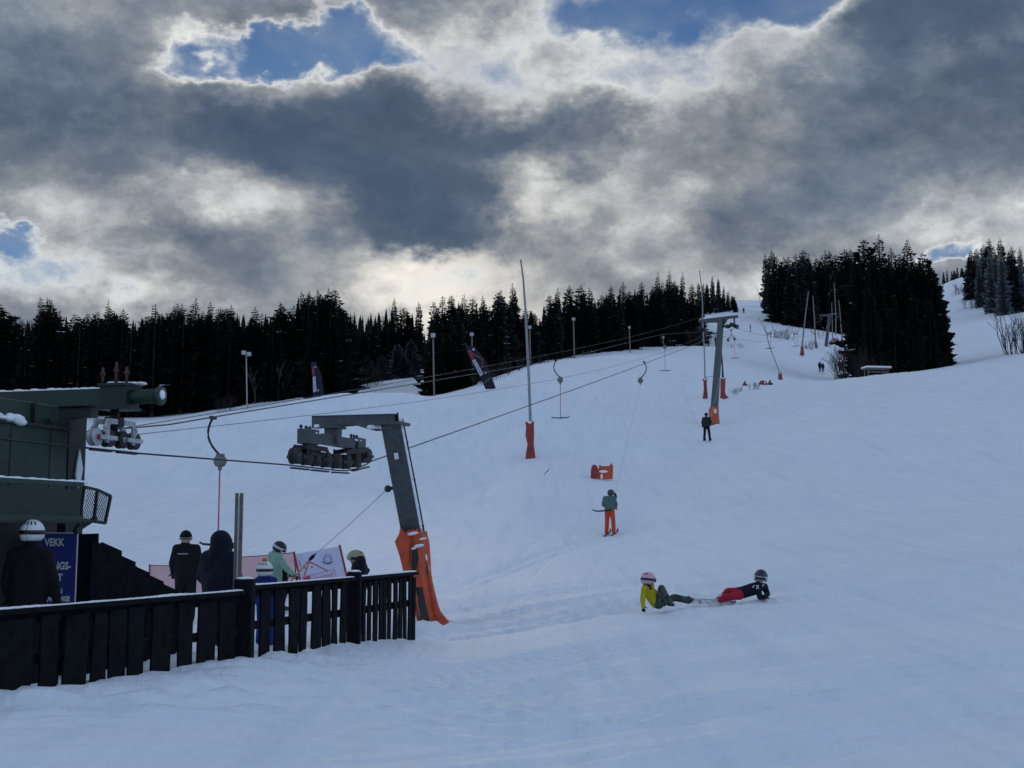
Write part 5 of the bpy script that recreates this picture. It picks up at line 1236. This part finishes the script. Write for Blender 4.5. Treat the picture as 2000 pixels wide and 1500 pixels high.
def body(J, s_, mats, par, bulk=1.0, vox=.02, extra=(), hood=False, boots=True, head=True):
    """mats: jacket, trousers, boots, skin"""
    q = lambda x: x * s_; sh = (J['shR'] - J['shL']).normalized(); P = []; B = bulk
    for k in (-1, 1):
        P.append((J['pelvis'] + sh * q(.065 * k), J['chest'] + sh * q(.085 * k), q(.125 * B), q(.128 * B), 0))
        P.append((J['chest'] + sh * q(.085 * k), J['neck'] + sh * q(.06 * k) - (J['neck'] - J['chest']).normalized() * q(.06), q(.128 * B), q(.085 * B), 0))
    P.append((J['hiL'] + (J['pelvis'] - J['hiL']) * .2, J['hiR'] + (J['pelvis'] - J['hiR']) * .2, q(.115 * B), q(.115 * B), 1))
    P.append((J['shL'], J['shR'], q(.082 * B), q(.082 * B), 0))
    P.append((J['neck'] - (J['neck'] - J['chest']).normalized() * q(.05), J['neck'] + (J['head'] - J['neck']) * .35, q(.075), q(.062), 0))
    for S_ in 'LR':
        P.append((J['sh' + S_], J['el' + S_], q(.076 * B), q(.060 * B), 0)); P.append((J['el' + S_], J['ha' + S_], q(.062 * B), q(.046 * B), 0))
        P.append((J['hi' + S_], J['kn' + S_], q(.102 * B), q(.078 * B), 1)); P.append((J['kn' + S_], J['an' + S_], q(.080 * B), q(.074 * B), 1))
        if boots:
            P.append((J['an' + S_] - UP * q(.02), J['an' + S_] + UP * q(.05), q(.066), q(.068), 2)); P.append((J['an' + S_] - UP * q(.035), J['to' + S_], q(.055), q(.048), 2))
    if head:
        f, u = J['f'], J['u']; h = J['head']
        P.append((h + u * q(.025) - f * q(.012), h - u * q(.055) + f * q(.022), q(.096), q(.068), 3)); P.append((h + f * q(.085) + u * q(.005), h + f * q(.105) - u * q(.018), q(.011), q(.017), 3))
        P.append((h - u * q(.085) + f * q(.055), h - u * q(.082) + f * q(.062), q(.030), q(.030), 3))
        r = f.cross(u).normalized()
        for k in (-1, 1): P.append((h + r * q(.092 * k) - u * q(.015), h + r * q(.096 * k) - u * q(.035), q(.014), q(.012), 3))
    P += list(extra)
    return fuse(P, vox, mats, 'body', par)
def face_of(par, J, s_):
    f, u = J['f'], J['u']; r = f.cross(u).normalized(); h = J['head']
    for k in (-1, 1):
        m = MB(); m.ball(h + f * (.078 * s_) + r * (.033 * s_ * k) + u * (.004 * s_), (.013 * s_, .008 * s_, .008 * s_), 8, 6, (r, f, u)); m.build('eye', LENS, par)
    m = MB(); m.ball(h + f * (.086 * s_) - u * (.060 * s_), (.024 * s_, .008 * s_, .006 * s_), 8, 5, (r, f, u)); m.build('mouth', RUSTF, par)
def person(base, label, group=None): return empty('person', base, label, 'person', group)

# 1 man in white helmet behind the fence
b = on_ground(48, 12.7); o = person(b, 'person in a white helmet and black jacket, back turned, before the blue sign')
J = stand_joints(b, (.12, 1), 1.66, dict(elR=(.265, .02, 1.15), haR=(.27, .12, .90), elL=(-.265, 0, 1.14)))
J['head'] = at(63, 1042, 12.75); J['neck'] = at(62, 1068, 12.72)
up_ = at(63, 1018, 12.75)
body(J, .97, [BLK, BLK, BOOT, SKIN], o, 1.02, .022); helmet(o, J['head'] + UP * .01, J['f'], UP, .95, HW); face_of(o, J, 1.05)
for S_ in 'LR': glove(o, J['el' + S_], J['ha' + S_], J['f'], 1.05, .5)
# 2 man in black beanie
b = on_ground(360, 21.6); o = person(b, 'person in a black beanie and black jacket beyond the stepped board fence')
J = stand_joints(b, (-.1, 1), 1.56, dict(elR=(.27, .0, 1.13), haR=(.27, .07, .88)))
J['head'] = at(363, 1052, 21.6); J['neck'] = at(361, 1067, 21.6)
body(J, .95, [BLK, BLK, BOOT, SKIN], o, 1.1, .022); face_of(o, J, 1)
m = MB(); shellpatch(m, J['head'] + UP * .015, (.108, .125, .135), J['f'], UP, -180, 180, 5, 90, 22, 8, .01); m.build('beanie', BLK, o)
m = MB(); shellpatch(m, J['head'] + UP * .01, (.112, .13, .13), J['f'], UP, 50, 310, -12, 4, 16, 2, .01); m.build('goggle_strap', OLIVE, o)
m = MB(); q = J['chest'] - J['f'] * .16 + UP * .04; m.box(q - Vector((.04, 0, 0)), (.18, .006, .014)); m.build('jacket_print', PALE, o)
for S_ in 'LR': glove(o, J['el' + S_], J['ha' + S_], J['f'], 1, .5)
# 3 hooded person
b = on_ground(422, 17.6); o = person(b, 'person in a long navy jacket with the hood up, back turned')
J = stand_joints(b, (.25, 1), 1.56, dict(elR=(.31, .04, 1.12), haR=(.22, .18, .95), elL=(-.30, .04, 1.12), haL=(-.22, .18, .95)))
J['head'] = at(431, 1056, 17.6); J['neck'] = at(426, 1078, 17.6)
h = J['head']; ex = [(h, h + Vector((.02, .03, -.04)), .155, .15, 0), (h + Vector((.05, 0, -.06)), h + Vector((.15, .05, -.09)), .11, .04, 0), (h - UP * .10, J['neck'] - UP * .04, .15, .15, 0), (J['pelvis'] - UP * .18, J['pelvis'] + UP * .1, .20, .21, 0)]
body(J, 1.0, [NAVY, NAVY, BOOT, SKIN], o, 1.38, .022, ex, head=False)
for S_ in 'LR': glove(o, J['el' + S_], J['ha' + S_], J['f'], 1, .6)
# 4 mint jacket, bending to the handle
b = on_ground(548, 23.6); o = person(b, 'person in a mint green jacket and patterned helmet holding the orange cord handle')
J = stand_joints(b, (1, .35), 1.52, dict(chest=(0, .05, 1.26), neck=(0, .10, 1.42), knL=(-.11, .06, .5), knR=(.11, .06, .5)))
def setpx(J, d, Y0):
    for k, (x, y, dy) in d.items(): J[k] = at(x, y, Y0 + dy)
setpx(J, dict(head=(545, 1072, .0), neck=(539, 1083, 0), shL=(533, 1089, .16), shR=(545, 1088, -.17), elR=(561, 1112, -.22), haR=(577, 1124, -.25), elL=(548, 1117, .2), haL=(570, 1124, -.02), chest=(537, 1103, 0), pelvis=(536, 1136, 0)), 23.5)
J['f'] = Vector((.85, -.1, -.45)).normalized(); J['u'] = Vector((.45, 0, .9)).normalized()
hd = [(J['neck'] - Vector((.09, 0, .02)), J['neck'] + Vector((-.02, 0, .01)), .075, .08, 0)]
body(J, .9, [MINT, BLK, BOOT, SKIN], o, 1.08, .02, hd); helmet(o, J['head'] + J['u'] * .02, J['f'], J['u'], .92, HK, strapm=STRAPW); face_of(o, J, .9)
for S_ in 'LR': glove(o, J['el' + S_], J['ha' + S_], (0, 0, -1), .95, .9)
# cord and handle
hd_ = empty('cord_handle', at(605, 1092, 22.9), 'orange forked handle on a pale cord from the leaning pylon, held by the mint jacket', 'handle')
g0, g1_ = at(617, 1081, 22.85), at(605, 1093, 22.9)
m = MB(); m.tube([g0, g0.lerp(g1_, .35), g0.lerp(g1_, .4), g1_], [.012, .018, .034, .03], 10); m.build('grip', BLK, hd_)
PINK = mat('faded_orange_tube', (.55, .20, .13), .6)
for a, b2_ in ((g1_, at(566, 1138, 23.3)), (g1_ + Vector((-.0, 0, -.04)), at(641, 1116, 22.9)), (g1_ + Vector((0, 0, -.03)), at(594, 1124, 22.9)), (at(594.5, 1106, 22.95), at(598, 1112, 22.92))):
    m = MB(); m.tube([a, b2_], .015, 8); m.build('tube', PINK, hd_)
m = MB(); m.tube(sag(PUL, g0, .02, 8), .0085, 6); m.build('cord', CORD, hd_)
# 5 small child in blue
b = on_ground(517, 17.4); o = person(b, 'small child in a blue jacket, white helmet with an orange pompom, behind the fence')
J = stand_joints(b, (.35, 1), 1.10); J['head'] = at(517, 1115, 17.4); J['neck'] = at(516, 1130, 17.4)
body(J, .68, [ROYAL, ROYAL, BOOT, SKIN], o, 1.2, .018, [(J['neck'] - UP * .01, J['neck'] + UP * .035, .085, .08, 1)]); helmet(o, J['head'] + UP * .01, J['f'], UP, .88, HW); face_of(o, J, .7)
m = MB()
for i in range(14): m.ball(J['head'] + UP * .145 + Vector((RND.uniform(-.025, .025), RND.uniform(-.02, .02), RND.uniform(-.015, .02))), .018, 7, 5)
m.build('pompom', POM, o)
for S_ in 'LR': glove(o, J['el' + S_], J['ha' + S_], J['f'], .72, .5)
# 6 child in olive helmet, looking left
b = on_ground(702, 18.2); o = person(b, 'child in an olive helmet and dark hooded jacket looking along the fence')
J = stand_joints(b, (-1, -.15), 1.30); J['head'] = at(695, 1092, 18.2); J['neck'] = at(700, 1108, 18.2)
hd = [(J['neck'] + Vector((.05, 0, -.05)), J['neck'] + Vector((.13, 0, -.045)), .065, .045, 0)]
body(J, .80, [NAVY, BLK, BOOT, SKIN], o, 1.2, .018, hd); helmet(o, J['head'] + UP * .01, J['f'], UP, .90, HO, goggles=False); face_of(o, J, .85)
for S_ in 'LR': glove(o, J['el' + S_], J['ha' + S_], J['f'], .8, .5)
# 7 rider in orange trousers
def rider(px, Y, H, label, jm, pm, hm, turn, bulk=1.08, over=None, headpx=None, gog=True):
    b = on_ground(px, Y); o = person(b, label); dz = (gz(b.x + E.x, b.y + E.y) - b.z)
    J = stand_joints(b + UP * .03, turn, H, over, -.06)
    if headpx: J['head'] = at(*headpx, Y)
    body(J, H / 1.75, [jm, pm, BOOT, SKIN], o, bulk, .02 * H / 1.75); face_of(o, J, H / 1.75)
    for S_ in 'LR':
        glove(o, J['el' + S_], J['ha' + S_], J['f'], H / 1.75, .8)
        q = J['an' + S_]; sd = Vector((E.x, E.y, dz)).normalized(); q = Vector((q.x, q.y, gz(q.x, q.y) + .012)); ski(o, q + sd * .1, sd, UP, 1.55 * H / 1.75)
    return o, J
o, J = rider(1192, 46.4, 1.68, 'rider in grey green jacket and coral orange trousers, towed by a T bar', TEAL, CORAL, HG, (.45, 1), 1.1, dict(head=(.04, .10, 1.60), neck=(.0, .05, 1.46), elR=(.24, .10, 1.18), haR=(.17, .26, 1.02), elL=(-.27, .0, 1.16), haL=(-.15, .20, 1.04), knL=(-.13, .02, .5), knR=(.13, .02, .5), anL=(-.15, -.02, .11), anR=(.15, -.02, .11)))
J['f'] = Vector((.75, .6, -.25)).normalized(); helmet(o, J['head'] + UP * .02, J['f'], UP, .98, HG)
tu = empty('t_bar', J['pelvis'] - Vector((0, .2, .1)), 'T bar pulled behind the rider in coral orange trousers', 'T bar')
c0 = J['pelvis'] - E * .20 - UP * .03
m = MB(); m.tube([c0 - N * .62 + UP * .03, c0 - N * .45 - UP * .02, c0 - N * .1, c0 + N * .12 + UP * .03], [.022, .026, .03, .026], 8); m.build('crossbar', HAND, tu)
j1 = at(1202, 968, 46.9); m = MB(); m.tube([c0 + N * .05, J['pelvis'] + N * .27 + UP * .12, j1 - UP * .1], .018, 8); m.build('rod', REDROD, tu)
m = MB(); m.tube([j1 - UP * .12, j1, j1 + UP * .10], [.055, .06, .02], 8); m.build('rod_socket', HAND, tu)
m = MB(); m.tube([j1 + UP * .08, bxo - UP * .15], .0075, 5); m.build('cord', CORD, tu)
# 8 skier in black
o, J = rider(1381, 76.5, 1.74, 'skier all in black towed up just below the orange padded pylon', GREYB, BLK, HK, (.35, 1), 1.05, dict(elR=(.28, .05, 1.16), haR=(.20, .22, 1.0), anL=(-.17, 0, .11), anR=(.19, 0, .11), knL=(-.13, .03, .5), knR=(.15, .03, .5)))
m = MB(); shellpatch(m, J['head'] + UP * .015, (.112, .13, .14), J['f'], UP, -180, 180, -20, 90, 18, 8, .01); m.build('beanie', BLK, o)
tu = empty('t_bar', J['pelvis'] - Vector((0, .2, .1)), 'T bar sticking out behind the skier all in black', 'T bar'); c0 = J['pelvis'] - E * .2 - UP * .02
m = MB(); m.tube([c0 - N * .1, c0 + N * .2, c0 + N * .45 + UP * .05, c0 + N * .68 + UP * .14], [.026, .03, .026, .022], 8); m.build('crossbar', HAND, tu)
j1 = J['pelvis'] + N * .26 + UP * .55 + E * .25; m = MB(); m.tube([c0 + N * .1, J['pelvis'] + N * .24 + UP * .1, j1], .016, 6); m.build('rod', HAND, tu); m = MB(); m.tube([j1, bxb - UP * .15], .008, 5); m.build('cord', CORD, tu)
# 9 child sitting, yellow jacket
Y0 = 20.0; o = person(on_ground(1275, Y0), 'child in yellow green jacket and pink helmet sitting, leaning back on one arm')
J = {}; setpx(J, dict(pelvis=(1283, 1177, 0), chest=(1272, 1160, 0), neck=(1267, 1146, 0), head=(1266, 1133, 0), shL=(1270, 1151, .12), shR=(1259, 1151, -.10), elR=(1255, 1170, -.16), haR=(1256.5, 1186, -.18), elL=(1281, 1163, .12), haL=(1288, 1172, .02),
    hiR=(1287, 1180, -.09), hiL=(1288, 1179, .09), knR=(1292, 1149, -.14), anR=(1306, 1177, -.2), toR=(1315, 1181, -.2), knL=(1318, 1167, .12), anL=(1345, 1173, .05), toL=(1352, 1171, .05)), Y0)
J['f'] = Vector((.9, .35, -.1)).normalized(); J['u'] = UP
body(J, .66, [YELL, CAMO, BOOT, SKIN], o, 1.12, .014, [(J['neck'] - Vector((.05, 0, .0)), J['neck'] + Vector((.03, 0, .015)), .06, .065, 0)]); helmet(o, J['head'] + UP * .01, J['f'], UP, .85, HP, goggles=True); face_of(o, J, .8)
glove(o, J['elR'], J['haR'], (0, -1, 0), .7, .2); glove(o, J['elL'], J['haL'], (0, 0, -1), .7, .6)
m = MB(); q = J['head'] - UP * .09 + Vector((.0, -.03, 0)); m.tube([q, q + Vector((.02, -.05, -.06)), q + Vector((.05, -.06, -.12))], [.05, .04, .012], 8); m.build('hair', mat('dark_hair', (.02, .014, .010), .6), o)
# 10 child lying, crimson trousers
Y0 = 20.4; o = person(on_ground(1455, Y0), 'child in crimson trousers and dark jacket lying on the snow, propped on the elbows')
J = {}; setpx(J, dict(pelvis=(1448, 1158, 0), chest=(1473, 1150, -.05), neck=(1485, 1140, -.08), head=(1486, 1128, -.1), shL=(1493, 1146, .06), shR=(1480, 1147, -.16), elR=(1484, 1166, -.24), haR=(1494, 1166, -.3), elL=(1499, 1160, -.02), haL=(1495, 1165, -.2),
    hiR=(1443, 1162, -.09), hiL=(1442, 1156, .09), knR=(1424, 1166, -.12), anR=(1406, 1170, -.1), toR=(1398, 1171, -.1), knL=(1422, 1155, .1), anL=(1410, 1168, .08), toL=(1402, 1171, .08)), Y0)
J['f'] = Vector((-.25, -.95, -.12)).normalized(); J['u'] = Vector((.1, -.1, 1)).normalized()
body(J, .66, [NAVY, CRIM, BOOTW, SKIN], o, 1.18, .014); helmet(o, J['head'] + UP * .01, J['f'], J['u'], .88, HN, goggles=True, strapm=STRAPW); face_of(o, J, .8)
m = MB()
for a, c_ in (((1477, 1143), (1482, 1150)), ((1482, 1143), (1477, 1150)), ((1489, 1145), (1492, 1141)), ((1470, 1148), (1473, 1143))): m.bar(at(*a, Y0 - .25), at(*c_, Y0 - .25), .012, .01)
m.build('jacket_print', WHITE, o)
glove(o, J['elR'], J['haR'], (0, 0, -1), .7, .5); glove(o, J['elL'], J['haL'], (0, 0, -1), .7, .5)
for dy, dx in ((-.12, 0), (.08, -8)):
    q = at(1392 + dx, 1171, Y0 + dy); ski(o, Vector((q.x, q.y, gz(q.x, q.y) + .05)), (-1, -.1, .06), Vector((0, -.8, .6)), .85, SKIP, .075)
# 11.. small far figures
def far_person(px, Y, H, label, jm, pm, group=None, face=(.2, 1), skis=True):
    b = on_ground(px, Y); o = person(b, label, group); J = stand_joints(b, face, H, dict(knL=(-.13, .05, .5), knR=(.13, .05, .5)))
    body(J, H / 1.75, [jm, pm, BOOT, SKIN], o, 1.15, .035); helmet(o, J['head'] + UP * .01, J['f'], UP, 1.0, HK)
    if skis:
        for S_ in 'LR': q = J['an' + S_]; ski(o, Vector((q.x, q.y, b.z + .03)), Vector((*face, .1)), UP, 1.5)
    return o, J
_, Ja = far_person(1601.5, 214, 1.80, 'taller dark blue figure of the pair sharing a T bar far up the lift track', DKBL, DKBL)
_, Jb = far_person(1607.5, 214, 1.62, 'shorter dark blue figure of the pair sharing a T bar far up the lift track', DKBL, BLK)
tu = empty('t_bar', (Ja['pelvis'] + Jb['pelvis']) / 2, 'T bar drawn up between the distant pair in dark blue', 'T bar'); c0 = (Ja['pelvis'] + Jb['pelvis']) / 2 - E * .25
m = MB(); m.tube([c0 - N * .5, c0 + N * .5], .03, 6); m.build('crossbar', HAND, tu); m = MB(); m.tube([c0, c0 + E * .6 + UP * 1.6], .02, 6); m.build('rod', HAND, tu)
far_person(1640.5, 218, 1.85, 'left one of the far pair in rust red jackets by the bare bushes', RUSTF, BLK, None, (-.4, -1)); far_person(1645.5, 217, 1.9, 'right one of the far pair in rust red jackets by the bare bushes', RUSTF, RUSTF, None, (.2, 1))
far_person(1651.5, 262, 1.85, 'left one of the far dark pair above the rust red jackets', BLK, BLK, None, (-.3, -1)); far_person(1657, 261, 1.8, 'right one of the far dark pair above the rust red jackets', NAVY, BLK, None, (.3, 1))
far_person(1383.5, 236, 1.5, 'crouched dark skier seen past the pylon at the end of the wood', NAVY, BLK, None, (1, -.3)); far_person(1397.5, 236, 1.8, 'upright dark skier seen beside the pylon mast', BLK, BLK, None, (1, -.5))
far_person(1452.5, 380, 1.8, 'lone dark skier coming down the high piste', BLK, BLK, None, (.1, -1)); far_person(1465.5, 290, 1.6, 'small dark skier on the snow between the two T shaped pylons', NAVY, BLK, None, (1, -.2))
far_person(1863.5, 560, 2.0, 'tiny skier far up beside the frosted hillside', BLK, BLK, None, (.1, -1), False)
